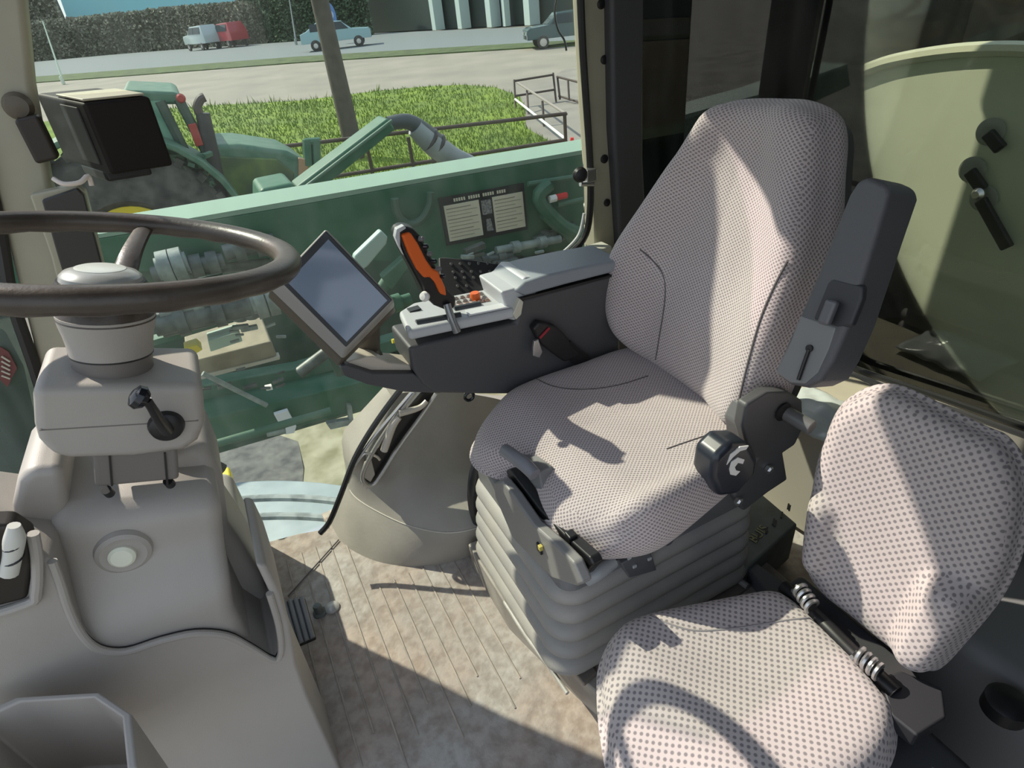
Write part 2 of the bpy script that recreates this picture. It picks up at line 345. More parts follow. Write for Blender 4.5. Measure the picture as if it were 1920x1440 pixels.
# rear shelf, plastic bag, storage box side
BG = at(1545, 790, z=.352)
t_ = thing('rear_shelf', (1.1, .6, .02), 'cream shelf along the rear wall behind the seats', 'shelf')
bm = B(); prism(bm, [V((1.24, 1.3, .34)), V((.98, 1.3, .34)), V((.98, .80, .34)), V((1.03, .36, .34)), V((1.03, -.1, .34)), V((1.24, -.1, .34))], (0, 0, -.02)); mk('shelf_top', bm, mat('cream_shelf', (.62, .55, .40), .5, col2=(.5, .45, .36), vscale=7), t_, bevel=.006)
bm = B(); prism(bm, [V((1.2, 1.3, .32)), V((1.0, 1.3, .32)), V((1.0, .81, .32)), V((1.05, .36, .32)), V((1.05, -.1, .32)), V((1.2, -.1, .32))], (0, 0, -.30)); mk('shelf_side', bm, mat('cream_side', (.45, .42, .35), .5), t_, bevel=.004)
bm = B(); N = 16
grid = [[None]*N for _ in range(N)]
for i in range(N):
    for j in range(N):
        p = V((BG.x-.06+.15*i/(N-1), BG.y-.09+.20*j/(N-1), .352))
        p.z += .022*sin(pi*i/(N-1))*sin(pi*j/(N-1)) + .010*noise.noise(p*38); grid[i][j] = bm.verts.new(p)
for i in range(N-1):
    for j in range(N-1): bm.faces.new((grid[i][j], grid[i+1][j], grid[i+1][j+1], grid[i][j+1]))
tag(mk('plastic_bag', bm, mat('clear_plastic', (.62, .66, .64), .18), solid=.003, ang=25), 'crumpled pale plastic bag lying on the shelf behind the seat hinge', 'bag')
bm = B(); prism(bm, [V((.33, 1.72, 1.87)), V((.09, 1.72, 1.70)), V((.09, 1.72, 1.32)), V((.33, 1.72, 1.32)), V((.39, 1.72, 1.6))], (0, .05, 0)); struct('added_shade_mirror', bm, BLACK, bevel=.02)  # unseen outside mirror, added and shaped to shade the driver backrest
bm = B(); cyl(bm, (.34, 1.72, 1.76), (.60, 1.38, 1.58), .012); struct('added_mirror_arm', bm, BLACK)  # arm invented to carry the added mirror, out of view
# ================================================================ EXTERIOR
GZ = -1.7
def gp(px, py, z=GZ): return at(px, py, z=z)
GRAV = mat('yard_gravel', (.12, .115, .095), .95, col2=(.22, .21, .165), vscale=1.6, detail=12, bump=.5, bscale=20)
GRASS = mat('grass_ground', (.085, .14, .012), .95, col2=(.17, .25, .02), vscale=.8, detail=10)
ROADM = mat('road', (.21, .195, .16), .9, col2=(.27, .245, .20), vscale=.35, detail=8)
VERGE = mat('verge', (.04, .06, .02), .95, col2=(.08, .12, .035), vscale=1.2, detail=8)
def flat(name, pts, m, z, th=.05):
    bm = B(); prism(bm, [V((p.x, p.y, z-th)) for p in pts], (0, 0, th)); return struct(name, bm, m, smooth=False)
bm = B(); box(bm, (-60, -20, GZ-.4), (160, 260, GZ-.1)); struct('ground', bm, GRAV, smooth=False)
flat('ground_yard', [V((-25, -10, 0)), V((25, -10, 0)), V((25, 9, 0)), V((-25, 9, 0))], GRAV, GZ)
gl = [gp(x, y) for x, y in ((-400, 420), (-100, 260), (100, 226), (250, 210), (400, 198), (560, 190), (700, 172), (800, 163), (870, 160), (930, 165), (975, 182), (985, 205), (985, 240), (1060, 285), (1085, 330), (1090, 400), (1000, 430), (300, 520), (-200, 620))]
flat('ground_grass', gl, GRASS, GZ+.02, .1)
flat('ground_path', [gp(x, y) for x, y in ((970, 180), (985, 250), (1085, 290), (1300, 420), (2200, 300), (2600, 100), (1060, 130))], mat('pavement', (.24, .225, .19), .9, col2=(.19, .175, .155), vscale=1), GZ+.012, .1)
flat('ground_road', [gp(x, y) for x, y in ((-800, 560), (-800, 300), (-100, 172), (60, 153), (300, 136), (560, 116), (760, 103), (1000, 88), (1300, 70), (3000, -60), (3000, 260), (1300, 330), (1000, 230), (500, 260), (0, 330))], ROADM, GZ-.02, .1)
flat('ground_kerb', [gp(x, y) for x, y in ((-800, 302), (-100, 174), (60, 156), (300, 138), (560, 118), (760, 105), (1000, 90), (1300, 72), (3000, -58), (3000, -68), (1300, 65), (1000, 81), (760, 95), (560, 107), (300, 127), (60, 145), (-100, 160), (-800, 285))], VERGE, GZ+.05, .12)
flat('ground_far', [gp(x, y) for x, y in ((-800, 285), (-100, 160), (60, 145), (300, 127), (560, 107), (760, 95), (1000, 81), (1300, 65), (3000, -68), (3000, -120), (1300, 38), (700, 62), (300, 88), (-100, 110), (-800, 200))], mat('far_road', (.15, .175, .18), .9), GZ-.01, .1)
# lower yard under the machine: dark patch
# grass blades
def blades():
    bm = B(); rnd = random.Random(3)
    def inside(p):
        c = False; n = len(gl)
        for i in range(n):
            a, b = gl[i], gl[i-1]
            if (a.y > p[1]) != (b.y > p[1]) and p[0] < (b.x-a.x)*(p[1]-a.y)/(b.y-a.y)+a.x: c = not c
        return c
    k = 0
    while k < 26000:
        px = rnd.uniform(150, 1095); py = rnd.uniform(158, 400); g_ = gp(px, py)
        if not inside((g_.x, g_.y)): continue
        edge = py < 215 and px < 720 and rnd.random() < .12
        h = rnd.uniform(.05, .14) * (2.6 if edge else 1); w_ = .008*g_.y/8
        a = rnd.uniform(0, pi); d_ = V((cos(a), sin(a), 0))*w_; l = V((rnd.uniform(-.5, .5), rnd.uniform(-.5, .5), 0))*h
        v = [bm.verts.new(V((g_.x, g_.y, GZ+.02))+q) for q in (d_, -d_, l+Z*h)]; bm.faces.new(v); k += 1
    return bm
tag(mk('grass_blades', blades(), mat('grass_blade', (.10, .17, .015), .8, col2=(.20, .27, .035), vscale=.5, detail=8), smooth=False), 'bright green grass growing between the yard and the road', 'grass', kind='stuff')
# hedge bank across the road
def hedge(name, pts, h, dep, n, m, label, seed=1, leaf=.22, h2=None):
    h0 = h; h2 = h if h2 is None else h2
    rnd = random.Random(seed); t_ = thing(name, (pts[0]+pts[-1])/2*1.0, label, 'hedge')
    bm = B(); prof = []
    secs = []
    P_ = cat(pts, 8)
    for i_, p in enumerate(P_):
        s = []; h = h0+(h2-h0)*i_/len(P_)
        for k in range(10):
            a = pi*k/9; r = 1+.12*noise.noise(p*.5+V((k*.7, 0, 0)))
            s.append(V((p.x, p.y+dep/2 - dep/2*cos(a)*r, GZ + h*min(1, sin(a)*1.5)*r)))
        secs.append(s)
    loft(bm, secs)
    mk('hedge_core', bm, mat('hedge_core_dark', (.05, .055, .04), 1), t_)
    bm = B()
    for k in range(n):
        i = rnd.randrange(len(P_)-1); h = h0+(h2-h0)*i/len(P_); f_ = rnd.random(); p = P_[i].lerp(P_[i+1], f_); u = rnd.random()
        zz = GZ + h*u*1.04; yy = p.y + dep*.5*(1-min(1, (1-u)*3)**.4) + rnd.uniform(-.5, .3) - .05
        q = V((p.x, yy, zz)); s = leaf*rnd.uniform(.5, 1.3)
        e1 = V((rnd.uniform(-1, 1), rnd.uniform(-1, 1), rnd.uniform(-1, 1))).normalized()*s; e2 = e1.orthogonal().normalized()*s*.7
        bm.faces.new([bm.verts.new(q+e) for e in (e1, e2, -e1, -e2)])
    lv = mk('foliage', bm, m, t_, smooth=False); lv['kind'] = 'stuff'
    return t_
HEDM = mat('hedge_leaf', (.14, .15, .10), .9, col2=(.24, .24, .18), vscale=.25, detail=6)
HEDG = mat('hedge_leaf_green', (.06, .10, .05), .9, col2=(.11, .16, .09), vscale=.4, detail=6)
def hp(px, py): p = gp(px, py); p.z = 0; return p
hedge('ivy_hedge', [hp(-250, 150), hp(-50, 126), hp(60, 116), hp(200, 103), hp(340, 92), hp(430, 86), hp(500, 81)], at(120, 24, y=hp(120, 110).y).z-GZ, 3.5, 26000, HEDM, 'tall grey brown ivy hedge across the road at the upper left', 1, .34, at(470, 10, y=hp(470, 84).y).z-GZ)
hedge('dark_hedge', [hp(470, 82), hp(530, 79), hp(600, 73), hp(700, 65)], 9, 4, 14000, HEDG, 'dark green hedge behind the parked cars at the top centre', 2, .2)
hedge('tall_bush', [hp(-260, 146), hp(-60, 124), hp(60, 113), hp(148, 106)], at(60, -40, y=hp(60, 113).y).z-GZ, 5, 9000, HEDM, 'taller grey green bush at the far left end of the ivy hedge', 4, .34)
# teal building roof and dark building with white columns
c0, c1 = gp(120, 70), gp(520, 60)
t_ = thing('teal_shed', (c0+c1)/2, 'long shed with a pale teal roof beyond the hedge', 'building')
a = at(125, 32, y=175); b = at(470, 26, y=175); 
bm = B(); prism(bm, [a, b, b+V((1, 12, 14)), a+V((0, 12, 14))], (0, .3, .1)); mk('roof', bm, mat('teal_roof', (.18, .42, .44), .5), t_, smooth=False)
bm = B(); prism(bm, [V((a.x, a.y+.5, GZ)), V((b.x, b.y+.5, GZ)), b+V((0, .5, 0)), a+V((0, .5, 0))], (0, 4, 0)); mk('wall', bm, mat('shed_wall', (.10, .12, .11), .8), t_, smooth=False)
t_ = thing('showroom_building', gp(1000, 52), 'dark low building with pale upright columns at the top right of the side window', 'building')
A, Bp = gp(668, 63), gp(1500, 18); dv = Bp-A
bm = B(); prism(bm, [A, Bp, Bp+Z*9, A+Z*9], (4, 12, 0)); mk('dark_front', bm, mat('dark_front', (.025, .04, .035), .5), t_, smooth=False)
for px in (833, 882, 938, 962, 1010):
    nn = dv.cross(Z).normalized(); q = onpl(px, 50, A, nn) + (nn if nn.y < 0 else -nn)*.8
    bm = B(); wd = .55 if px != 962 else .3
    box(bm, (q.x-wd, q.y-wd, GZ), (q.x+wd, q.y+wd, GZ+9)); mk('column', bm, mat('column_paint', (.42, .52, .50), .6), t_, smooth=False)
q = gp(1500, 10)
for k in range(3):
    p0 = A+dv*(.02+.11*k)+V((-.5, -.6, 7.6)); bm = B(); box(bm, tuple(p0), tuple(p0+V((5, .2, 1.1)))); mk('window', bm, mat('sky_window', (.30, .42, .50), .2), t_, smooth=False)
# cars
def car(px, py, head, L, H, m, label, hatch=False, dirty=None):
    p = gp(px, py); t_ = thing('parked_car', p, label, 'car', 'cars across the road')
    ca, sa = cos(head), sin(head)
    def T(a, b, c): return p + V((ca*a - sa*b, sa*a + ca*b, c))
    W = .88*L/4.6
    pr = [(-.5, .28), (-.5, .55), (-.47, .62), (-.24, .66), (-.10, .95), (.22, 1.0), (.40, .70), (.49, .62), (.5, .28)] if not hatch else [(-.5, .28), (-.5, .55), (-.46, .62), (-.24, .66), (-.12, .97), (.40, 1.0), (.48, .68), (.5, .55), (.5, .28)]
    secs = []
    for b in (-W, -W*.96, W*.96, W):
        k = .96 if abs(b) == W else 1
        secs.append([T(a*L*k, b*(.82 if h > .8 else 1), h*H*(.985 if k < 1 else 1)) for a, h in pr])
    bm = B(); loft(bm, secs); mk('body', bm, m, t_, bevel=.05)
    for s in (-1, 1):
        for lo_, hi_ in ((-.20, .06), (.08, .36 if hatch else .34)):
            g_ = [(lo_, .67), (lo_*.55 if lo_ < 0 else lo_, .93), (hi_, .93), (hi_, .67)]
            bm = B(); prism(bm, [T(a*L, s*(W*(.99 if h < .8 else .86)), h*H) for a, h in g_], T(0, s*.03, 0)-p); mk('side_window', bm, CGL, t_, smooth=False)
        for a in (-.31, .30):
            c = T(a*L, s*(W-.06), .31*L/4.6); bm = B(); lathe(bm, [(r_*L/4.6, h_) for r_, h_ in [(.15, -.10), (.31, -.10), (.33, -.02), (.33, .07), (.30, .1), (.2, .11)]], c, T(0, s, 0)-p, 24); wm = mk('wheel', bm, TYRE, t_)
            bm = B(); lathe(bm, [(.19, .08), (.2, .125), (.05, .13)], c, T(0, s, 0)-p, 16); mk('hubcap', bm, STEEL, wm)
    bm = B(); prism(bm, [T(-.235*L, -W*.8, .67*H), T(-.235*L, W*.8, .67*H), T(-.115*L, W*.72, .93*H), T(-.115*L, -W*.72, .93*H)], T(-.03, 0, .02)-p); mk('windscreen', bm, CGL, t_, smooth=False)
    for q_ in (-.8, .4): bm = B(); hexa(bm, T(-.505*L, W*q_, .42*H), T(0, W*.4, 0)-p, T(.03, 0, 0)-p, V((0, 0, .12))); mk('headlamp', bm, PALE, t_, smooth=False)
    bm = B(); hexa(bm, T(-.503*L, -W*.4, .3*H), T(0, W*.8, 0)-p, T(.03, 0, 0)-p, V((0, 0, .16))); mk('grille', bm, BLACK, t_, smooth=False)
CARW = mat('white_car_paint', (.40, .48, .48), .3, coat=.5)
car(386, 93, -1.2, 6.6, 2.9, CARW, 'white small car parked nose out by the ivy hedge', True)
car(436, 88, -1.25, 6.6, 2.9, mat('red_car_paint', (.35, .02, .03), .3, coat=.5), 'red small car parked beside the white one by the hedge', True)
car(636, 90, pi-.30, 6.2, 2.2, mat('pale_blue_car_paint', (.24, .40, .42), .3, coat=.5), 'pale blue saloon car parked behind the leaning wooden pole')
car(1060, 84, -.35, 4.6, 1.7, mat('dark_green_car_paint', (.03, .07, .07), .25, coat=.6), 'dark car with pale bonnet at the right edge of the side window', True)
# lamp posts
def post(px, py, ptx, pty, r, label, m=PALE):
    b = gp(px, py); d_ = ray(px, py); t0 = (b-EYE).length/d_.length
    h = at(ptx, pty, d=(b-EYE).dot(fw)); t_ = thing('lamp_post', b, label, 'lamp post', 'lamp posts along the road')
    bm = B(); tube(bm, [b, b.lerp(h, .5), h], [r*1.4, r, r*.7], 8); mk('pole', bm, m, t_)
    bm = B(); lathe(bm, [(r*2.2, 0), (r*2.2, .5), (r*1.3, .6)], b, (0, 0, 1), 10); mk('base', bm, m, t_)
post(120, 158, 80, 40, .06, 'pale leaning post at the near roadside, left of the window', mat('cream_post', (.55, .62, .50), .5))
post(556, 84, 538, -30, .07, 'thin pale lamp post just left of the wooden pole')
# blue oval sign
c = gp(617, 86); t_ = thing('oval_sign', c, 'blue upright oval sign beside the wooden pole', 'sign')
cc = at(620, 30, d=(c-EYE).dot(fw)); bm = B(); loft(bm, [[cc + V((.55*cos(a), o, 1.15*sin(a))) for a in [2*pi*k/28 for k in range(28)]] for o in (0, .12)]); mk('sign_board', bm, mat('sign_blue', (.10, .22, .50), .4), t_)
bm = B(); loft(bm, [[cc + V((.32*cos(a), o, .1+.35*sin(a))) for a in [2*pi*k/20 for k in range(20)]] for o in (-.03, 0)]); mk('sign_motif', bm, mat('sign_pale', (.4, .5, .7), .4), t_)
bm = B(); cyl(bm, V((c.x, c.y, GZ)), V((c.x, c.y+.05, cc.z-1.4)), .08, 10); mk('sign_post', bm, PALE, t_)
# wooden pole
b = gp(668, 298); tp = at(585, -60, d=at(668, 298, z=GZ).dot(fw)-EYE.dot(fw)+0.05)
t_dir = (at(590, -40, y=b.y) - b)
bm = B(); tube(bm, [b - t_dir*.02, b + t_dir*.33, b + t_dir*.66, b + t_dir*1.15], [.215, .20, .185, .165], 20); tag(mk('wooden_pole', bm, WOOD), 'dark brown wooden utility pole leaning slightly, rooted in the grass', 'pole')
# pipe fences
def pipe(bm, a, b, r=.035): cyl(bm, a, b, r, 8)
t_ = thing('pipe_fence', gp(800, 380), 'long dark two rail pipe fence running along the grass behind the green beam', 'fence')
pl = [gp(330, 345), gp(560, 330), gp(760, 318), gp(1060, 296)]
A_, B_ = gp(820, 334), gp(1066, 296)
dirf = (B_-A_)
def fpos(px, py, base=A_, d_=None):
    # point on the vertical plane through the fence line
    n = dirf.cross(Z).normalized(); return onpl(px, py, A_, n)
bm = B(); pipe(bm, fpos(440, 285), fpos(1062, 213)); mk('top_rail', bm, RUSTY, t_)
bm = B(); pipe(bm, fpos(600, 335), fpos(1062, 262)); mk('lower_rail', bm, RUSTY, t_)
for px, p1, p2 in ((780, 255, 340), (818, 290, 334), (1062, 212, 295), (700, 262, 330)):
    bm = B(); q = fpos(px, p2); pipe(bm, V((q.x, q.y, GZ)), V((q.x, q.y, fpos(px, p1).z))); mk('post', bm, RUSTY, t_)
t_ = thing('step_railing', gp(1000, 260), 'dark metal handrail with posts and white inner bars beside the path', 'railing')
def dp(px, py, D): return at(px, py, d=D)
g1 = gp(965, 205); D1 = (g1-EYE).dot(fw); g2 = gp(1040, 193); D2 = (g2-EYE).dot(fw); g3 = gp(1062, 290); D3 = (g3-EYE).dot(fw)
for nm, pts_, m_ in (('top_rail', [(964, 152, D1), (1038, 140, D2)], RUSTY), ('lower_rail', [(966, 180, D1), (1040, 168, D2)], RUSTY),
                     ('inner_bar', [(966, 186, D1), (1062, 262, D3)], WHITE), ('inner_bar', [(970, 155, D1), (1062, 214, D3)], mat('worn_rail', (.25, .22, .2), .6)),
                     ('post', [(964, 150, D1), (967, 206, D1)], RUSTY), ('post', [(1037, 137, D2), (1043, 195, D2)], RUSTY),
                     ('post', [(988, 170, D1*.97), (993, 242, D1*.93)], RUSTY), ('post', [(1017, 190, (D1+D3)/2), (1022, 264, (D1+D3)/2)], RUSTY),
                     ('post', [(1045, 143, D2), (1050, 186, D2)], RUSTY), ('post', [(1065, 152, D2*.97), (1067, 186, D2*.97)], RUSTY),
                     ('top_rail', [(1045, 144, D2), (1100, 158, D2*.95)], RUSTY), ('lower_rail', [(1048, 180, D2), (1100, 196, D2*.95)], RUSTY)):
    bm = B(); pipe(bm, dp(*pts_[0]), dp(*pts_[1]), .03); mk(nm, bm, m_, t_)
q = gp(1074, 300); bm = B(); lathe(bm, [(.16, 0), (.16, .03), (.10, .05), (.03, .42)], q+Z*.0, (0, 0, 1), 16); tag(mk('traffic_cone', bm, RED), 'small red cone at the right end of the pipe fence', 'cone')
# twig hanging outside
bm = B(); tube(bm, [at(1050, -30, y=2.2), at(1040, 20, y=2.2), at(1046, 55, y=2.2), at(1058, 75, y=2.2), at(1062, 95, y=2.2)], .004, 6, 4); tag(mk('hanging_cable', bm, RUB), 'thin black cable hanging down outside near the rear pillar', 'cable')
# ---- far tractor
TY = 7.5
t_ = thing('tractor', (0, 8.2, GZ), 'dusty green tractor with cab, exhaust and large rear tyre beyond the beam', 'tractor')
c = at(262, 455, y=TY); R_ = 1.0
bm = B(); lathe(bm, [(.42, -.20), (.50, -.28), (.9, -.28), (1.0, -.2), (1.0, .2), (.9, .28), (.42, .28)], c, (0, 1, 0), 44); rw = mk('rear_wheel', bm, TYRE, t_)
bm = B(); lathe(bm, [(0, -.26), (.12, -.26), (.2, -.21), (.38, -.22), (.44, -.25), (.44, -.2)], c, (0, 1, 0), 32); mk('rim', bm, YEL, rw)
bm = B()
for k in range(26):
    a = 2*pi*k/26; m_ = Matrix.Rotation(a, 3, 'Y'); p0 = m_ @ V((0, 0, 1.0)); box(bm, (c.x+p0.x-.035, c.y-.26, c.z+p0.z-.04), (c.x+p0.x+.035, c.y+.26, c.z+p0.z+.04), m_)
mk('tyre_lugs', bm, TYRE, rw, smooth=False)
# fender
bm = B(); secs = []
for k in range(13):
    a = radians(15+150*k/12); s = []
    for dy, rr in ((-.36, 1.10), (-.36, 1.16), (.30, 1.16), (.30, 1.10)): s.append(c + V((cos(a)*rr, dy, sin(a)*rr)))
    secs.append(s)
loft(bm, secs); mk('fender', bm, GREENL, t_, bevel=.02)
# hood
def tp_(px, py, y=TY): return at(px, py, y=y)
bm = B(); prism(bm, [tp_(395, 272), tp_(450, 270), tp_(540, 283), tp_(572, 300), tp_(590, 330), tp_(588, 420), tp_(400, 430)], (0, 1.0, 0)); mk('hood', bm, GREENL, t_, bevel=.06)
bm = B(); prism(bm, [tp_(400, 292, TY-.02), tp_(520, 298, TY-.02), tp_(552, 325, TY-.02), tp_(545, 400, TY-.02), tp_(405, 400, TY-.02)], (0, .04, 0)); mk('side_grille', bm, mat('side_grille_dark', (.03, .06, .03), .6, col2=(.10, .16, .04), vscale=4), t_, bevel=.02)
bm = B(); prism(bm, [tp_(560, 296, TY-.03), tp_(578, 300, TY-.03), tp_(580, 360, TY-.03), tp_(560, 350, TY-.03)], (0, .06, 0)); mk('headlamp', bm, mat('lamp_rust', (.35, .22, .12), .4), t_, bevel=.01)
# cab
for (a, b_) in (((300, 190), (395, 380)), ((335, 186), (425, 360)), ((270, 185), (262, 330))):
    bm = B(); tube(bm, [tp_(*a), tp_(*b_)], .05, 8); mk('cab_post', bm, mat('cab_post_dark', (.05, .08, .06), .5), t_)
bm = B(); prism(bm, [tp_(268, 190), tp_(300, 188), tp_(398, 380), tp_(264, 330)], (0, 1.1, 0)); mk('cab_glass', bm, mat('cab_glass_green', (.10, .22, .16), .15, col2=(.22, .40, .30), vscale=4), t_, smooth=False)
bm = B(); prism(bm, [tp_(230, 168), tp_(330, 172), tp_(342, 182), tp_(340, 196), tp_(225, 196)], (0, 1.4, 0)); mk('cab_roof', bm, GREENL, t_, bevel=.05)
bm = B(); lathe(bm, [(.03, 0), (.045, .02), (.03, .04)], tp_(339, 184, TY-.05), (0, -1, 0), 14); mk('beacon', bm, mat('lamp_red_dull', (.35, .05, .04), .4), t_)
bm = B(); tube(bm, [tp_(420, 420), tp_(398, 300), tp_(380, 212)], [.11, .085, .07], 14); mk('exhaust', bm, mat('exhaust_black', (.03, .03, .03), .6), t_)
bm = B(); tube(bm, [tp_(374, 212), tp_(370, 200), tp_(376, 186), tp_(384, 182)], .045, 10, 4); mk('exhaust_pipe', bm, mat('exhaust_pipe', (.07, .05, .045), .6), t_)
bm = B(); tube(bm, [tp_(340, 205), tp_(372, 240), tp_(378, 290)], .012, 6, 3); mk('hose', bm, RUB, t_)
bm = B(); box(bm, tuple(tp_(366, 250)-V((.04, .06, .12))), tuple(tp_(366, 250)+V((.04, 0, .1)))); mk('tail_lamp', bm, mat('lamp_red_dull', (.35, .05, .04), .4), t_, bevel=.01)
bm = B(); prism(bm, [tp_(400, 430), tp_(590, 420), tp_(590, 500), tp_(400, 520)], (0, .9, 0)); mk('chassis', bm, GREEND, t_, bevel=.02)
for px in (548,):
    cw = tp_(px, 470); bm = B(); lathe(bm, [(.3, -.2), (.6, -.2), (.66, -.12), (.66, .12), (.6, .2), (.3, .2)], cw, (0, 1, 0), 30); mk('front_wheel', bm, TYRE, t_)
bm = B(); tube(bm, [tp_(592, 262), tp_(596, 340)], .05, 8); mk('guard_post', bm, GREEN, t_)
bm = B(); tube(bm, [tp_(575, 262), tp_(578, 310)], .05, 8); mk('guard_post', bm, GREEN, t_)
bm = B(); tube(bm, [tp_(572, 266), tp_(600, 264)], .04, 8); mk('guard_rail', bm, GREEN, t_)
bm = B(); prism(bm, [tp_(310, 360, TY-.1), tp_(345, 350, TY-.1), tp_(405, 400, TY-.1), tp_(395, 420, TY-.1), tp_(330, 420, TY-.1)], (0, .3, 0)); mk('step_box', bm, METAL, t_, bevel=.03)
bm = B(); prism(bm, [tp_(376, 330, TY-.12), tp_(392, 325, TY-.12), tp_(398, 350, TY-.12), tp_(380, 352, TY-.12)], (0, .05, 0)); mk('yellow_mark', bm, YEL, t_)
rnd = random.Random(5)
bm = B()
for k in range(40):
    p = tp_(rnd.uniform(290, 400), rnd.uniform(290, 395), TY-.15); s = rnd.uniform(.03, .09)
    e = Matrix.Rotation(rnd.uniform(0, 3), 3, V((rnd.random(), rnd.random(), rnd.random())).normalized()); box(bm, tuple(p-V((s, .02, s*.4))), tuple(p+V((s, .02, s*.4))), e)
mk('fittings', bm, GREENL, t_, smooth=False)
# ---- crop spout arm
t_ = thing('spout_arm', at(560, 360, y=4.5), 'green tubular arm rising to a bend and a grey sleeve behind the beam', 'arm')
AY = 4.5
bm = B(); pA = [at(565, 365, y=AY), at(735, 232, y=AY)]; u = (pA[1]-pA[0]); v = u.cross(Y).normalized()*.06
prism(bm, [pA[0]+v, pA[1]+v*.8, pA[1]-v*.8, pA[0]-v], (0, .22, 0)); mk('arm_beam', bm, GREEN, t_, bevel=.02)
bm = B(); tube(bm, [at(552, 366, y=AY-.03), at(735, 226, y=AY-.03)], .012, 8); mk('arm_flange', bm, GREENL, t_)
bm = B(); tube(bm, [at(728, 232, y=AY+.1), at(765, 228, y=AY+.1), at(800, 250, y=AY+.1), at(825, 275, y=AY+.1)], [.05, .055, .065, .075], 14, 4); mk('elbow', bm, mat('elbow_dark', (.06, .07, .07), .5), t_)
bm = B(); tube(bm, [at(778, 238, y=AY+.1), at(812, 270, y=AY+.1), at(845, 295, y=AY+.1), at(880, 318, y=AY+.1), at(905, 330, y=AY+.1)], [.07, .088, .088, .105, .06], 16, 5); mk('sleeve', bm, mat('grey_sleeve', (.17, .19, .19), .5, bump=.6, bscale=30, col2=(.26, .29, .29), vscale=6), t_)
for q in ((806, 262), (820, 272)):
    bm = B(); a = at(*q, y=AY+.1); lathe(bm, [(.085, -.015), (.094, 0), (.085, .015)], a, at(845, 295, y=AY+.1)-at(800, 262, y=AY+.1), 20); mk('clamp', bm, RUB, t_)
bm = B(); prism(bm, [at(x, y, y=AY-.2) for x, y in ((487, 355), (550, 342), (560, 368), (600, 380), (600, 440), (488, 440))], (0, .4, 0)); mk('pivot_housing', bm, GREEN, t_, bevel=.03)
# ---- green machine beam
t_ = thing('machine_beam', at(600, 600, y=2.6), 'long green machine beam outside the window with a dusty top edge painted sunlit bright', 'machine')
BY = 2.6
def bp_(px, py, y=BY): return at(px, py, y=y)
bm = B(); prism(bm, [bp_(-200, 492), bp_(190, 446), bp_(560, 384), bp_(830, 335), bp_(1100, 288), bp_(1400, 236), bp_(1400, 420), bp_(1090, 470), bp_(840, 500), bp_(560, 478), bp_(190, 520), bp_(-200, 560)], (0, .16, 0)); mk('beam', bm, GREEN, t_, bevel=.008)
bm = B(); prism(bm, [bp_(-200, 492), bp_(190, 446), bp_(560, 384), bp_(830, 335), bp_(1400, 236), bp_(1400, 228), bp_(830, 327), bp_(190, 438), bp_(-200, 484)], (0, .24, 0)); mk('top_flange', bm, mat('sunlit_dusty_edge', (.22, .33, .25), .5), t_, smooth=False)  # dusty flange; its sunlit brightness is put into the pale colour
for a, b_, r in (((1100, 470), (1020, 400), .03), ((990, 345), (1085, 330), .012)):
    bm = B(); tube(bm, [bp_(*a, BY-.03), bp_(*b_, BY-.03)], r, 8); mk('brace', bm, GREENL, t_)
bm = B(); tube(bm, [bp_(1030, 345, BY-.04), bp_(1010, 372, BY-.04), bp_(1050, 420, BY-.04), bp_(1090, 440, BY-.04)], .035, 10, 4); mk('pressed_rib', bm, GREEN, t_)
bm = B(); tube(bm, [bp_(740, 372, BY-.04), bp_(745, 400, BY-.04), bp_(765, 420, BY-.04), bp_(790, 412, BY-.04), bp_(806, 385, BY-.04), bp_(808, 360, BY-.04)], .018, 8, 4); mk('hose_loop', bm, mat('hose_green', (.05, .10, .07), .5), t_)
bm = B(); tube(bm, [bp_(1035, 372, BY-.05), bp_(1062, 366, BY-.05)], .016, 8); mk('red_marker', bm, RED, t_)
bm = B(); tube(bm, [bp_(1030, 374, BY-.06), bp_(1042, 371, BY-.06)], .018, 8); mk('white_marker', bm, WHITE, t_)
bm = B(); tube(bm, [bp_(1045, 384, BY-.05), bp_(1100, 372, BY-.05)], .012, 8); mk('strip', bm, GREENL, t_)
# instruction plate
pn = [bp_(x, y, BY-.012) for x, y in ((822, 372), (982, 343), (990, 430), (838, 461))]
t2 = thing('instruction_plate', pn[3], 'black plate with two cream panels of printed lines on the green beam', 'sign')
bm = B(); prism(bm, pn, (0, .006, 0)); mk('plate', bm, BLACK, t2, smooth=False)
def pin(u, v, off=-.003):
    a = pn[0].lerp(pn[1], u); b_ = pn[3].lerp(pn[2], u); p = a.lerp(b_, v); p.y += off; return p
for u0, u1 in ((.04, .44), (.60, .97)):
    bm = B(); prism(bm, [pin(u0, .17), pin(u1, .17), pin(u1, .92), pin(u0, .92)], (0, .003, 0)); pp = mk('text_panel', bm, mat('plate_cream', (.62, .58, .46), .6), t2, smooth=False)
    bm = B()
    for k in range(9):
        v_ = .24+.075*k; th = .007 if k % 3 == 0 else .0035
        prism(bm, [pin(u0+.02, v_, -.0045), pin(u1-(.03 if k % 2 else .10), v_, -.0045), pin(u1-(.03 if k % 2 else .10), v_+th*2, -.0045), pin(u0+.02, v_+th*2, -.0045)], (0, .0015, 0))
    mk('printed_lines', bm, mat('print_grey', (.22, .20, .16), .7), pp, smooth=False)
bm = B()
for k in range(22):
    u0 = .16+.028*k; 
    if k % 6 == 5: continue
    prism(bm, [pin(u0, .055), pin(u0+.018, .055), pin(u0+.018, .12), pin(u0, .12)], (0, .002, 0))
mk('heading', bm, mat('plate_cream', (.5, .5, .5)), t2, smooth=False)
bm = B()
prism(bm, [pin(.465, .20), pin(.58, .20), pin(.58, .50), pin(.465, .50)], (0, .002, 0)); prism(bm, [pin(.50, .60), pin(.55, .60), pin(.57, .86), pin(.49, .86)], (0, .002, 0))
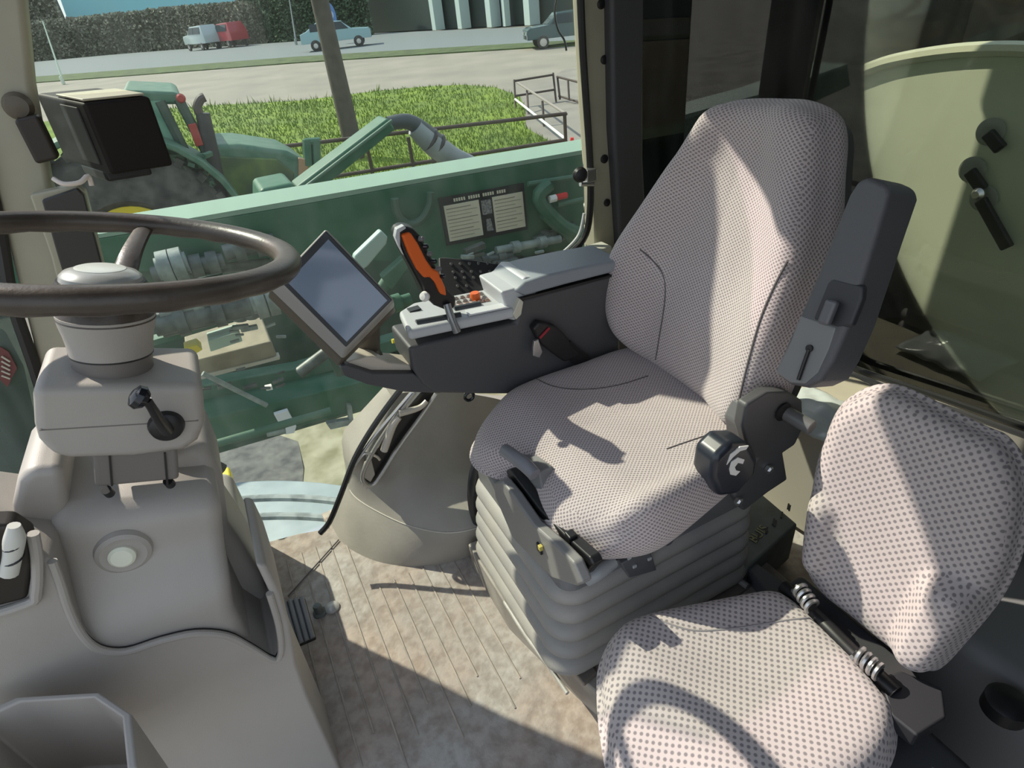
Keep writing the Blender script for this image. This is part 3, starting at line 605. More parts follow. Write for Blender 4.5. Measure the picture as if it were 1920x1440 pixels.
mk('diagram', bm, mat('diagram_grey', (.10, .09, .09), .6, col2=(.3, .3, .3), vscale=90), t2, smooth=False)
# inner works below the beam
t3 = thing('machine_frame', at(500, 760, y=3.0), 'lower green frame of the machine with pipes, tray and struts, below the beam', 'machine')
def fp(px, py, y=3.0): return at(px, py, y=y)
def strip(nm, pts_, dep, m_, y=3.0, bv=.01):
    bm = B(); prism(bm, [fp(a, b_, y) for a, b_ in pts_], (0, dep, 0)); return mk(nm, bm, m_, t3, bevel=bv)
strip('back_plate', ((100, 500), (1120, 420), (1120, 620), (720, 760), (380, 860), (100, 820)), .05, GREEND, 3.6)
strip('lower_beam', ((360, 790), (560, 745), (780, 690), (1100, 610), (1100, 660), (780, 745), (560, 800), (370, 850)), .3, GREEN, 3.0)
strip('light_beam', ((340, 730), (560, 690), (790, 620), (790, 645), (560, 716), (350, 760)), .1, GREENL, 3.2)
strip('rail', ((280, 640), (510, 575), (510, 583), (285, 650)), .06, GREENL, 2.75, .002)
strip('tray', ((350, 680), (508, 640), (520, 668), (360, 712)), .35, mat('muddy_tray', (.22, .19, .13), .8, col2=(.32, .28, .2), vscale=9), 2.8)
strip('tray_edge', ((345, 712), (525, 668), (525, 674), (350, 719)), .05, mat('tray_edge', (.5, .47, .4), .7), 2.79, .002)
strip('pale_box', ((390, 640), (448, 622), (455, 640), (395, 660)), .1, mat('pale_green_box', (.40, .52, .44), .6), 2.7, .004)
strip('yellow_part', ((345, 655), (370, 647), (380, 656), (352, 672)), .08, YEL, 2.7, .004)
strip('pale_tag', ((514, 778), (540, 770), (556, 800), (552, 812), (535, 815)), .03, mat('tag_white', (.72, .75, .78), .5), 2.95, .003)
strip('pale_lever', ((612, 795), (655, 788), (652, 760), (660, 762), (664, 796), (620, 806)), .04, PALE, 2.95, .004)
strip('white_cap', ((497, 727), (510, 724), (512, 731), (500, 733)), .03, WHITE, 2.95, .002)
strip('hinge_plate', ((665, 480), (715, 432), (728, 445), (725, 458), (690, 500), (660, 520)), .04, mat('pale_green_plate', (.38, .50, .46), .5), 2.3, .008)
strip('bracket', ((715, 520), (760, 480), (770, 500), (735, 545)), .05, GREENL, 2.5)
for k, (a, b_, r, m_) in enumerate((((285, 505), (505, 490), .035, METAL), ((290, 510), (360, 490), .05, METAL), ((300, 610), (505, 560), .055, METAL), ((330, 600), (420, 570), .03, PALE),
        ((300, 545), (420, 520), .02, GREENL), ((420, 470), (500, 455), .04, METAL), ((330, 495), (335, 560), .03, PALE), ((350, 490), (358, 550), .03, PALE), ((445, 555), (450, 600), .03, PALE), ((465, 550), (470, 596), .03, PALE),
        ((640, 660), (730, 520), .03, GREENL), ((560, 700), (640, 640), .03, METAL), ((580, 560), (640, 700), .03, GREEND), ((395, 835), (620, 770), .02, GREENL),
        ((735, 640), (790, 630), .012, YEL), ((500, 812), (535, 806), .02, PALE), ((380, 700), (500, 760), .012, PALE))):
    bm = B(); tube(bm, [fp(*a, 2.7), fp(*b_, 2.7)], r, 12); mk('pipe', bm, m_, t3)
def flanged(a, b_, r, m_, n, y=2.55):
    A1, B1 = fp(*a, y), fp(*b_, y); ax = (B1-A1); L_ = ax.length; prof = [(0, 0), (r, 0)]
    for k in range(n):
        c_ = L_*(k+.7)/(n+.4); prof += [(r, c_-.02), (r*1.5, c_-.02), (r*1.5, c_+.02), (r, c_+.02)]
    prof += [(r, L_), (0, L_)]; bm = B(); lathe(bm, prof, A1, ax, 16); return mk('flanged_pipe', bm, m_, t3)
flanged((285, 515), (420, 488), .030, METAL, 4); flanged((295, 505), (352, 492), .042, PALE, 2, 2.5); flanged((420, 475), (515, 452), .032, METAL, 2)
flanged((290, 612), (520, 558), .042, METAL, 3); flanged((470, 566), (522, 553), .052, PALE, 2, 2.5); flanged((300, 590), (440, 556), .018, PALE, 1)
flanged((855, 500), (960, 478), .022, METAL, 3); flanged((930, 470), (1050, 448), .02, PALE, 2); flanged((900, 510), (1040, 480), .03, METAL, 3, 2.6); flanged((960, 520), (1075, 490), .016, PALE, 2); flanged((1000, 455), (1075, 425), .03, METAL, 2, 2.6)
flanged((640, 600), (770, 560), .03, GREEN, 3, 2.7)
rnd = random.Random(11)
for (nm, x0, x1, y0, y1, n, m_, yy, sz) in (('valve_block', 860, 1050, 465, 515, 9, METAL, 2.52, .028), ('valve_fitting', 860, 1050, 462, 520, 9, PALE, 2.50, .013), ('coupling', 430, 530, 595, 640, 8, PALE, 2.6, .014), ('debris', 380, 540, 690, 730, 10, METAL, 2.75, .016)):
    bm = B()
    for k in range(n):
        p = fp(rnd.uniform(x0, x1), rnd.uniform(y0, y1) - 0, yy); s_ = sz*rnd.uniform(.6, 1.4)
        e = Matrix.Rotation(rnd.uniform(-.15, .35), 3, 'Y'); box(bm, tuple(p-V((s_*1.8, s_*.6, s_*.5))), tuple(p+V((s_*1.8, s_*.6, s_*.5))), e)
    o = mk(nm, bm, m_, t3, bevel=.004); o['kind'] = 'stuff'
# front wheel of this machine seen low through glass, dark ground and dry grass
bm = B(); c = at(470, 900, y=3.3); lathe(bm, [(.5, -.25), (.75, -.22), (.85, -.1), (.85, .2), (.75, .3)], V((-.7, 3.3, GZ+.1))+Z*.35, (0, 1, 0), 40)
bm.free()
flat('ground_dark', [gp(x, y) for x, y in ((250, 760), (470, 800), (560, 830), (570, 880), (565, 960), (100, 1000))], mat('dark_tarmac', (.07, .07, .075), .9, col2=(.17, .17, .16), vscale=9, detail=10), GZ+.012)
flat('ground_dry', [gp(x, y) for x, y in ((470, 800), (560, 780), (900, 680), (1000, 800), (900, 960), (565, 960), (572, 880), (560, 830))], mat('dry_grass', (.20, .19, .11), .95, col2=(.38, .36, .26), vscale=5, detail=10, bump=1, bscale=30), GZ+.013)
# step platform outside the door glass (pale metal with grooves)
t_ = thing('outer_step', at(520, 960, z=-.15), 'pale ribbed step platform outside below the window', 'step')
secs = []
top = cat([at(x, y, z=-.15) for x, y in ((300, 925), (400, 908), (480, 900), (560, 900), (640, 908), (760, 930))], 5)
bot = [V((p.x*1.0, 1.46, -.15)) for p in top]
bm = B(); loft(bm, [[a_, b_, b_-Z*.06, a_-Z*.06] for a_, b_ in zip(top, bot)]); mk('platform', bm, mat('pale_step', (.34, .40, .43), .4, col2=(.26, .32, .35), vscale=9), t_, bevel=.01)
for k, off in enumerate((.10, .19)):
    bm = B(); tube(bm, [p+V((0, -off*1.1, .0)) for p in top[2:-2]], (.014), 8); mk('groove', bm, mat('groove_dark', (.10, .12, .13), .7, col2=(.3, .34, .35), vscale=20), t_)
bm = B(); tube(bm, [at(395, 868, y=1.55), at(418, 880, y=1.55)], .016, 10); o = mk('stop_knob', bm, BLACK, None); tag(o, 'black rounded knob outside the glass just right of the pedestal top', 'knob')
bm = B(); box(bm, tuple(at(418, 898, y=1.6)-V((.025, .02, .02))), tuple(at(418, 898, y=1.6)+V((.025, .03, .018)))); tag(mk('yellow_marker', bm, YEL, bevel=.008), 'small yellow block just below the black knob outside', 'marker')
# ================================================================ CAB INTERIOR
from mathutils.bvhtree import BVHTree
def bvh_of(o):
    w0 = WL[o.name]; me = o.data
    return BVHTree.FromPolygons([v.co + w0 for v in me.vertices], [tuple(p.vertices) for p in me.polygons])
def seam(name, o, pix, r, m, parent, push=.0):
    t = bvh_of(o); pts = []
    for p in cat([V((a, b, 0)) for a, b in pix], 6):
        h = t.ray_cast(EYE, ray(p.x, p.y).normalized())
        if h[0] is not None: pts.append(h[0] + h[1]*push)
    bm = B(); tube(bm, pts, r, 6); return mk(name, bm, m, parent)
# ---- steering wheel
WC = V((-.134, .793, .999)); WN = V((.287, .079, 1)).normalized()
wu = WN.cross(Y).normalized(); wv = WN.cross(wu)
def rimp(px, py):
    best = None
    for k in range(720):
        p = WC + .2*(cos(k*pi/360)*wu + sin(k*pi/360)*wv); v = p-EYE; d = v.dot(fw)
        e = (960+FPX*v.dot(RT)/d-px)**2 + (720-FPX*v.dot(UP)/d-py)**2
        if best is None or e < best[0]: best = (e, p)
    return best[1]
t_ = thing('steering_wheel', WC-WN*.15, 'worn brown black steering wheel with a pale round hub cap on the tan column', 'steering wheel')
bm = B(); n_ = 96; secs = []
for k in range(n_):
    a = 2*pi*k/n_; rd = cos(a)*wu + sin(a)*wv; c = WC + .2*rd; s = []
    for j in range(14):
        b_ = 2*pi*j/14; g_ = 1 + (.07*sin(k*pi/2.0*1.0) if sin(b_) < -.2 else 0)
        s.append(c + rd*cos(b_)*.016 + WN*sin(b_)*.0135*g_)
    secs.append(s)
secs.append(secs[0]); loft(bm, secs, cap=False); bmesh.ops.remove_doubles(bm, verts=bm.verts, dist=1e-6); mk('rim', bm, WHEELM, t_, ang=80)
hubc = WC - WN*.055
for (px, py) in ((274, 415), (430, 533), (20, 563)):
    e = rimp(px, py); dirr = (e-WC).normalized(); bm = B()
    tube(bm, [hubc+dirr*.02, hubc+dirr*.06+WN*.004, WC+dirr*.125-WN*.022, e-WN*.002], [(.016, .007), (.016, .007), (.013, .006), (.011, .006)], 12, 5, flat=dirr.cross(WN)); mk('spoke', bm, WHEELM, t_)
def wl(prof, m, nm, parent): 
    bm = B(); lathe(bm, [(r, h) for r, h in prof], WC, WN, 48); return mk(nm, bm, m, parent, ang=30)
wl([(.0, -.018), (.026, -.018), (.030, -.020), (.036, -.022), (.040, -.026), (.041, -.031), (.0, -.033)], mat('hub_cap_plastic', (.34, .35, .33), .3, coat=.3), 'horn_cap', t_)
wl([(.0, -.0165), (.022, -.0165), (.025, -.0175), (.025, -.019), (0, -.019)], mat('hub_disc', (.62, .66, .62), .25), 'cap_disc', t_)
wl([(.0, -.030), (.043, -.031), (.046, -.036), (.046, -.044), (.040, -.050), (0, -.050)], BLACK, 'hub_ring', t_)
wl([(.0, -.048), (.040, -.050), (.047, -.060), (.050, -.075), (.0, -.075)], WHEELM, 'hub_boss', t_)
# ---- steering column and pedestal
t_ = thing('steering_column', V((-.19, .79, .45)), 'tan plastic steering column with lever, collar, square head and pedestal with a white button', 'steering column')
wl([(.0, -.07), (.050, -.07), (.0485, -.082), (.0455, -.095), (.0435, -.108), (.043, -.118), (.0, -.118)], TAN, 'collar', t_)
wl([(.0, -.116), (.0415, -.116), (.0415, -.172), (.0, -.172)], TANB, 'collar_sleeve', t_)
wl([(.0, -.1175), (.0432, -.1175), (.0432, -.1195), (0, -.1195)], BLACK, 'collar_gap', t_)
CY = .722
def cp(px, py, y=CY): return at(px, py, y=y)
def pil_(nm, pix, dep, m, y=CY, bv=.02, parent=None, sg=5, **k):
    bm = B(); prism(bm, [cp(a, b_, y) for a, b_ in pix], (0, dep, 0)); return mk(nm, bm, m, parent or t_, bevel=bv, seg=sg, **k)
pil_('head_cover', ((58, 728), (62, 800), (70, 828), (96, 856), (130, 864), (250, 860), (345, 848), (372, 830), (386, 795), (380, 722)), .118, TAN, bv=.012, sg=5)
pil_('head_seam', ((74, 806), (74, 808), (372, 790), (372, 788)), .05, TANB, y=CY-.0004, bv=0)
pil_('neck', ((172, 845), (178, 915), (336, 900), (332, 835)), .075, TANB, y=CY+.012, bv=.005)
for a in (203, 307): 
    pil_('neck_groove', ((a, 850), (a+5, 912), (a+9, 911), (a+4, 850)), .004, BLACK, y=CY+.010, bv=0)
# lever with knob
bm = B(); c = cp(312, 798, CY-.001); lathe(bm, [(.0, .010), (.012, .010), (.018, .006), (.020, .0), (.020, -.004)], c, (0, -1, 0), 28); lv = mk('lever_boss', bm, BLACK, t_)
bm = B(); tube(bm, [c+V((0, -.010, 0)), cp(300, 790, CY-.035), cp(285, 765, CY-.055), cp(275, 750, CY-.06)], [.008, .0065, .005, .005], 12, 5); mk('lever', bm, BLACK, lv)
bm = B(); lathe(bm, [(0, -.006), (.009, -.006), (.0135, 0), (.012, .006), (.006, .009), (0, .009)], cp(263, 746, CY-.065), cp(250, 742)-cp(290, 760), 20); mk('knob', bm, BLACKG, lv)
# pedestal body: loft of rounded rectangles
def sm(a, b_, x): t = max(0, min(1, (x-a)/(b_-a))); return t*t*(3-2*t)
def interp(tab, z):
    tab = sorted(tab); 
    if z <= tab[0][0]: return tab[0][1]
    for (a, b_), (c_, d_) in zip(tab, tab[1:]):
        if z <= c_: return b_ + (d_-b_)*(z-a)/(c_-a)
    return tab[-1][1]
Lp = [cp(*q) for q in ((104, 920), (112, 1000), (130, 1080), (150, 1160), (185, 1216), (230, 1300))]; Rp = [cp(*q) for q in ((402, 880), (412, 950), (420, 1020), (436, 1110), (462, 1165), (508, 1228), (560, 1330))]
LT = [(p.z, p.x) for p in Lp]; RTb = [(p.z, p.x) for p in Rp]
bm = B(); secs = []
zt = cp(404, 925).z
for k in range(30):
    z = .36 + (zt-.36)*k/29; x0 = interp(LT, z); x1 = interp(RTb, z); e = max(0, (z-(zt-.03))/.03); ins = .026*(1-sqrt(max(0, 1-e*e)))
    tz = z + (x0*0) 
    yb = .86; yn = CY - .040*sm(.63, .535, z)
    secs.append([V((p.x, p.y, p.z)) for p in rrect(((x0+x1)/2, (yn+yb)/2+ins*.2, z), X, Y, (x1-x0)/2-ins*.5, (yb-yn)/2-ins*.8, .022-ins*.2, 4)])
# shear the top so it drops towards the driver side
for s in secs:
    for p in s: p.z += (-(p.x+.17)*.35 + (p.y-CY)*.12)*max(0, (p.z-.5)/(zt-.5)) 
loft(bm, secs); mk('pedestal', bm, TAN, t_, ang=50)
for px, py in ((203, 925), (318, 908)):
    bm = B(); c = cp(px, py, CY+.02); lathe(bm, [(0, .0), (.006, .0), (.006, .012)], c+V((0, 0, .006)), (0, .5, -1), 14); mk('screw_hole', bm, BLACK, t_)
c = cp(232, 1036, CY-.004); bm = B(); lathe(bm, [(.017, .004), (.019, .0035), (.026, .006), (.031, .003), (.033, -.004), (.017, -.004)], c, (0, -1, 0), 40); mk('button_bezel', bm, TAN, t_)
bm = B(); lathe(bm, [(0, .012), (.012, .011), (.0155, .008), (.0158, 0), (.0158, -.004)], cp(230, 1038, CY-.004), (-.05, -1, .1), 32); mk('button', bm, mat('button_ivory', (.78, .80, .66), .35), t_)
# side pod left of pedestal
pil_('side_pod', ((22, 1000), (20, 955), (30, 905), (52, 880), (118, 878), (140, 1045), (110, 1048), (60, 1040), (30, 1025)), .13, TAN, y=.745, bv=.022)
# rear flank behind pedestal
pil_('rear_flank', ((300, 850), (372, 832), (398, 850), (420, 905), (430, 990), (462, 1035), (492, 1085), (515, 1150), (530, 1260), (300, 1260)), .14, TAN, y=.80, bv=.020)
# ---- base cover
CVY = .675
t_ = thing('base_cover', V((-.35, .8, 0)), 'broad tan plastic floor console around the foot of the steering column', 'console')
cov = [(-160, 1030), (76, 1046), (98, 1052), (112, 1090), (128, 1140), (152, 1188), (185, 1217), (235, 1222), (300, 1202), (365, 1188), (425, 1192), (468, 1213), (512, 1238), (527, 1222), (522, 1170), (505, 1112), (480, 1060), (500, 1060), (522, 1105), (543, 1170), (556, 1245), (575, 1300), (690, 1560), (820, 1800), (-160, 1800)]
bm = B(); prism(bm, [cp(a, b_, CVY) for a, b_ in cov], (0, .16, 0)); mk('cover_body', bm, TAN, t_, bevel=.012, seg=5)
bm = B(); prism(bm, [cp(a, b_, CVY+.10) for a, b_ in ((75, 1035), (300, 1035), (300, 1240), (150, 1260), (80, 1180))], (0, .015, 0))
mk('slot_shade_sheet', bm, mat('slot_black', (.01, .011, .014), .5), t_, smooth=False)  # black sheet standing in for the shade inside the open slot
bm = B(); box(bm, (-.62, CVY+.12, .0), (-.185, 1.40, .26)); mk('rear_box', bm, TAN, t_, bevel=.03, seg=5)
pts = [cp(a, b_, CVY-.001) for a, b_ in cov[2:16]]; bm = B(); tube(bm, pts, .005, 10, 4); mk('slot_lip', bm, TAN, t_)
pts = [cp(a, b_-5, CVY+.004) for a, b_ in cov[5:14]]; bm = B(); tube(bm, pts, .0035, 8, 4); mk('slot_gap', bm, mat('slot_black', (.01, .011, .014), .5), t_)
# recess with lever
bm = B(); prism(bm, [cp(a, b_, CVY-.004) for a, b_ in ((-80, 990), (20, 985), (58, 1010), (62, 1060), (52, 1125), (-80, 1160))], (0, .03, 0)); rc = mk('recess', bm, mat('recess_dark', (.02, .016, .012), .5), t_, bevel=.006)
bm = B(); tube(bm, [cp(a, b_, CVY-.006) for a, b_ in ((62, 1000), (70, 1050), (68, 1110), (52, 1132), (-80, 1172))], .006, 10, 4); mk('recess_frame', bm, TAN, rc)
bm = B(); tube(bm, [cp(26, 985, CVY-.02), cp(27, 1010, CVY-.02), cp(24, 1040, CVY-.02), cp(17, 1075, CVY-.02)], [.006, .010, .009, .009], 12, 4); mk('handle', bm, mat('handle_white', (.62, .62, .56), .35), rc)
for q in ((1022,), (1048,)):
    a = cp(26, q[0], CVY-.02); bm = B(); lathe(bm, [(.0098, -.001), (.0105, 0), (.0098, .001)], a, (0, 0, 1), 16); mk('handle_ring', bm, BLACK, rc)
# storage cup in the corner
t_ = thing('door_pocket', at(120, 1400, z=.40), 'open tan plastic pocket at the bottom left corner', 'pocket')
zc = .56; ro = [at(x, y, z=zc) for x, y in ((-60, 1345), (30, 1306), (185, 1297), (246, 1338), (262, 1480), (-60, 1600))]
ce = sum(ro, V())/6; ri = [p+(ce-p)*.13 for p in ro]
bm = B(); low = [p+(ce-p)*.12-Z*.16 for p in ro]; lowi = [p+(ce-p)*.08-Z*.15 for p in ri]
loft(bm, [low, ro, ri, lowi]); mk('pocket_body', bm, TAN, t_, bevel=.004)
# ---- corner post monitor
t_ = thing('pillar_monitor', at(150, 240, d=1.1), 'black boxy monitor with its sunlit top painted pale, hung on the front pillar', 'monitor')
A0 = at(155, 193, d=1.0); ex = at(281, 180, d=1.05)-A0; ey = at(66, 175, d=1.09)-A0; ez = V((-.004, 0, -.118))
bm = B(); hexa(bm, A0, ex, ey, ez); mk('housing', bm, mat('monitor_black', (.014, .011, .009), .6, spec=.2), t_, bevel=.006)
bm = B(); hexa(bm, A0+ey*.03+ex*.03+Z*.001, ex*.93, ey*.55, Z*.004); mk('sunlit_top', bm, mat('monitor_top_sunlit', (.42, .38, .28), .5), t_, bevel=.002)  # sunlight on the black top put in as a pale slab
bm = B(); hexa(bm, A0+ez*.97+ey*.2+ex*.02, ex*.75, ey*.5, V((0, 0, -.022))); mk('lower_bezel', bm, BLACK, t_, bevel=.006)
bm = B(); hexa(bm, A0+ez*.08+ex*-.02+ey*.15, ex*.03, ey*.35, ez*.8); mk('side_vent', bm, mat('vent_grey', (.02, .02, .018), .6), t_, bevel=.002)
bm = B(); hexa(bm, at(70, 215, y=1.30), at(25, 225, y=1.32)-at(70, 215, y=1.32), V((0, .03, 0)), V((.0, 0, -.07))); mk('bracket', bm, mat('bracket_brown', (.03, .022, .015), .5), t_, bevel=.006)
bm = B(); lathe(bm, [(0, 0), (.018, 0), (.022, .01), (.016, .022), (0, .024)], at(36, 198, y=1.34), (0, -1, 0), 20); tag(mk('round_cover', bm, mat('knob_brown', (.12, .10, .07), .4)), 'round brown cover on the front pillar above the monitor bracket', 'cover')
bm = B(); tube(bm, [at(100, 335, y=1.28), at(120, 345, y=1.27), at(150, 342, y=1.27), at(165, 330, y=1.28), at(172, 348, y=1.28)], .004, 8, 4); tag(mk('white_cable', bm, mat('cable_white', (.7, .62, .55), .4)), 'pale loop of cable under the black pillar monitor', 'cable')
# tablet frame on lower pillar
t_ = thing('pillar_tablet', at(130, 430, y=1.29), 'dark tablet screen in a pale frame on the front pillar behind the wheel rim', 'tablet')
fr = [at(x, y, y=1.285) for x, y in ((55, 366), (142, 347), (160, 360), (200, 520), (210, 575), (122, 585), (95, 480))]
bm = B(); prism(bm, fr, (0, .03, 0)); mk('frame', bm, mat('frame_pale', (.40, .38, .28), .35), t_, bevel=.004)
bm = B(); prism(bm, [at(x, y, y=1.275) for x, y in ((78, 376), (144, 353), (158, 366), (196, 516), (206, 575), (140, 585), (108, 480))], (0, .014, 0)); mk('screen', bm, mat('tablet_dark', (.03, .03, .028), .3), t_, bevel=.003)
# ---- pedal and floor bolts
t_ = thing('foot_pedal', at(560, 1190, z=.03), 'small ribbed grey foot pedal beside the base of the column', 'pedal')
pz = .10; q = [at(527, 1128, z=pz), at(571, 1119, z=pz), at(592, 1194, z=pz-.03), at(550, 1212, z=pz-.03)]
bm = B(); prism(bm, q, (0, 0, -.012)); mk('pedal_pad', bm, BLACK, t_, bevel=.004)
for k in range(4):
    u = (k+.5)/4; a = q[0].lerp(q[1], u); b_ = q[3].lerp(q[2], u); bm = B(); tube(bm, [a+Z*.001, b_+Z*.001], .0052, 10); mk('pedal_rib', bm, GREY, t_)
bm = B(); tube(bm, [at(560, 1170, z=.07), at(540, 1190, z=.02), at(530, 1200, z=.0)], .010, 8); mk('pedal_arm', bm, BLACK, t_)
bm = B(); a = at(600, 1150, z=0); lathe(bm, [(.016, 0), (.016, .005), (.010, .008), (.010, .026), (.008, .03), (0, .031)], a, (0, 0, 1), 18); tag(mk('floor_peg', bm, METAL), 'short metal peg standing on the floor mat right of the pedal', 'peg')
bm = B(); a = at(623, 1140, z=0); lathe(bm, [(.018, 0), (.018, .004), (.013, .008), (0, .010)], a, (0, 0, 1), 18); tag(mk('floor_bolt', bm, mat('bolt_pale', (.5, .48, .45), .35, metal=.3)), 'flat pale round bolt head on the floor beside the metal peg', 'bolt')
# ---- wheel arch moulding under the console
t_ = thing('wheel_arch', at(780, 900, y=1.25), 'dusty tan domed wheel arch moulding on the floor below the armrest console', 'moulding')
L0 = [at(x, y, z=0) for x, y in ((622, 985), (640, 1015), (670, 1037), (720, 1056), (790, 1062), (860, 1050), (920, 1022), (960, 985))]
L1 = [at(x, y, z=.105) for x, y in ((650, 905), (664, 930), (700, 955), (765, 985), (835, 999), (895, 990), (945, 968), (985, 935))]
L2 = [at(x, y, y=1.22) for x, y in ((672, 862), (690, 850), (720, 850), (780, 850), (840, 850), (890, 850), (940, 850), (990, 850))]
L3 = [at(x, y, y=1.30) for x, y in ((735, 745), (750, 738), (775, 735), (810, 735), (850, 735), (890, 740), (940, 750), (1000, 770))]
for i, p in enumerate(L2):
    k_ = [0, .3, .6, .9, 1, .9, .6, .3][i]; p.y -= 0.0; 
rows = [cat(r, 5) for r in (L0, L1, L2, L3)]
rows = [rows[0], [a.lerp(b_, .9)+V((0, -.004, 0)) for a, b_ in zip(rows[0], rows[1])], rows[1], [a+V((0, .006, .006)) for a in rows[1]]] + [[.5*((2*rows[1][i])+(rows[2][i]-rows[0][i])*t+(2*rows[0][i]-5*rows[1][i]+4*rows[2][i]-rows[3][i])*t*t+(3*rows[1][i]-rows[0][i]-3*rows[2][i]+rows[3][i])*t**3)+V((0, .006, .004)) for i in range(len(rows[0]))] for t in (.25, .5, .75)] + [[rows[2][i].lerp(rows[3][i], t) for i in range(len(rows[0]))] for t in (.0, .35, .7, 1)]
secs = []
for r in rows:
    secs.append(list(r) + [V((r[-1].x+.02, 1.365, r[-1].z)), V((r[0].x-.0, 1.365, r[0].z))])
bm = B(); loft(bm, secs); mk('arch_body', bm, mat('dusty_arch', (.36, .335, .29), .65, bump=.2, bscale=120, col2=(.27, .25, .215), vscale=4.5, detail=8), t_, ang=50)
bm = B(); tube(bm, [p+V((0, -.001, .001)) for p in rows[2][3:-3]], .0014, 6); mk('crease', bm, mat('crease_pale', (.55, .52, .46), .5), t_)
# grab handle / latch on the window edge
t_ = thing('door_latch', at(740, 850, y=1.25), 'long black framed door latch mechanism with pale levers rising beside the window', 'latch')
hy = 1.185
def hp_(px, py, y=hy): return at(px, py, y=y)
bm = B(); tube(bm, [hp_(a, b_) for a, b_ in ((600, 1000), (618, 978), (640, 925), (665, 860), (700, 800), (745, 738), (780, 700))], .007, 8, 4); mk('outer_seal', bm, RUB, t_)
bm = B(); tube(bm, [hp_(a, b_) for a, b_ in ((652, 905), (668, 868), (700, 820), (738, 775), (772, 735))], (.004), 8, 4); mk('bright_rail', bm, STEEL, t_)
bm = B(); prism(bm, [hp_(a, b_, hy+.012) for a, b_ in ((680, 895), (690, 860), (735, 800), (790, 735), (818, 735), (790, 775), (735, 850), (706, 905), (690, 910))], (0, .02, 0)); mk('latch_backplate', bm, BLACK, t_, bevel=.003)
bm = B(); tube(bm, [hp_(a, b_) for a, b_ in ((778, 735), (735, 792), (698, 850), (680, 890), (686, 907), (700, 908), (715, 890), (750, 835), (790, 780), (818, 738))], .0055, 10, 4); mk('latch_frame', bm, mat('frame_metal', (.38, .37, .34), .3, metal=.5), t_)
bm = B(); tube(bm, [hp_(720, 845, hy-.004), hp_(735, 800, hy-.006), hp_(748, 782, hy-.006)], [.009, .010, .008], 10, 4); mk('lever', bm, mat('lever_pale', (.55, .50, .42), .4), t_)
bm = B(); tube(bm, [hp_(748, 775, hy-.006), hp_(785, 765, hy-.006), hp_(800, 752, hy-.004)], [.009, .007, .006], 10, 4); mk('lever', bm, mat('lever_pale', (.6, .6, .58), .4), t_)
bm = B(); tube(bm, [hp_(665, 872), hp_(683, 850), hp_(705, 855), hp_(712, 862)], .004, 8, 4); mk('link_rod', bm, STEEL, t_)
bm = B(); prism(bm, [hp_(a, b_, hy-.003) for a, b_ in ((678, 893), (685, 870), (697, 862), (704, 890), (695, 905))], (0, .012, 0)); mk('end_cap', bm, mat('end_cap_tan', (.35, .33, .28), .4), t_, bevel=.003)
bm = B(); tube(bm, [at(x, y, y=1.02) for x, y in ((912, 838), (893, 875), (886, 920), (890, 960), (905, 995), (935, 1020))], (.013), 14, 5); tag(mk('black_hose', bm, mat('hose_black', (.02, .022, .026), .3)), 'thick black rubber hose curving down beside the bellows under the seat', 'hose')
bm = B(); a = at(880, 743, y=1.0); tube(bm, [a+.010*V((cos(t), 0, sin(t))) for t in [2*pi*k/16 for k in range(16)]], .0035, 8, closed=True); tag(mk('cable_clip', bm, BLACKG), 'small black ring clip under the console edge', 'clip')
# ---- cushions
def cushion(name, outline, top, T, mtx, m, parent, er=.03, bulge=.008, cen=None, rings=(0, .12, .25, .38, .5, .6, .7, .78, .85, .9, .94, .97, .99, 1), botf=None):
    o = cat([V((a, b_, 0)) for a, b_ in outline], 10, closed=True); c = cen or (sum(p.x for p in o)/len(o), sum(p.y for p in o)/len(o))
    R_ = max((p-V((*c, 0))).length for p in o)
    secs = []
    for s in rings:
        r = []
        for p in o:
            u = c[0]+(p.x-c[0])*s; v = c[1]+(p.y-c[1])*s; dl = (1-s)*(V((p.x, p.y, 0))-V((*c, 0))).length
            e = max(0, 1-dl/er); w_ = top(u, v) - er*(1-sqrt(max(0, 1-e*e))); r.append(V((u, v, w_)))
        secs.append(r)
    for k in range(1, 6):
        f_ = k/5; r = []
        for i, p in enumerate(o):
            n_ = V((p.x-c[0], p.y-c[1], 0)).normalized(); tt = T if botf is None else botf(p.x, p.y)
            z0 = secs[len(rings)-1][i].z; r.append(V((p.x, p.y, 0)) + n_*bulge*sin(pi*f_)*1.0 - n_*(.012*f_*f_) + Z*(z0 + (-tt-z0)*f_))
        secs.append(r)
    secs.append([V((c[0]+(p.x-c[0])*.5, c[1]+(p.y-c[1])*.5, p.z)) for p in secs[-1]])
    bm = B(); loft(bm, secs); bmesh.ops.remove_doubles(bm, verts=bm.verts, dist=1e-5); cubeuv(bm)
    bmesh.ops.transform(bm, matrix=mtx, verts=bm.verts)
    return mk(name, bm, m, parent, sub=1, ang=180)
def sm(a, b_, x): t = max(0, min(1, (x-a)/(b_-a))); return t*t*(3-2*t)
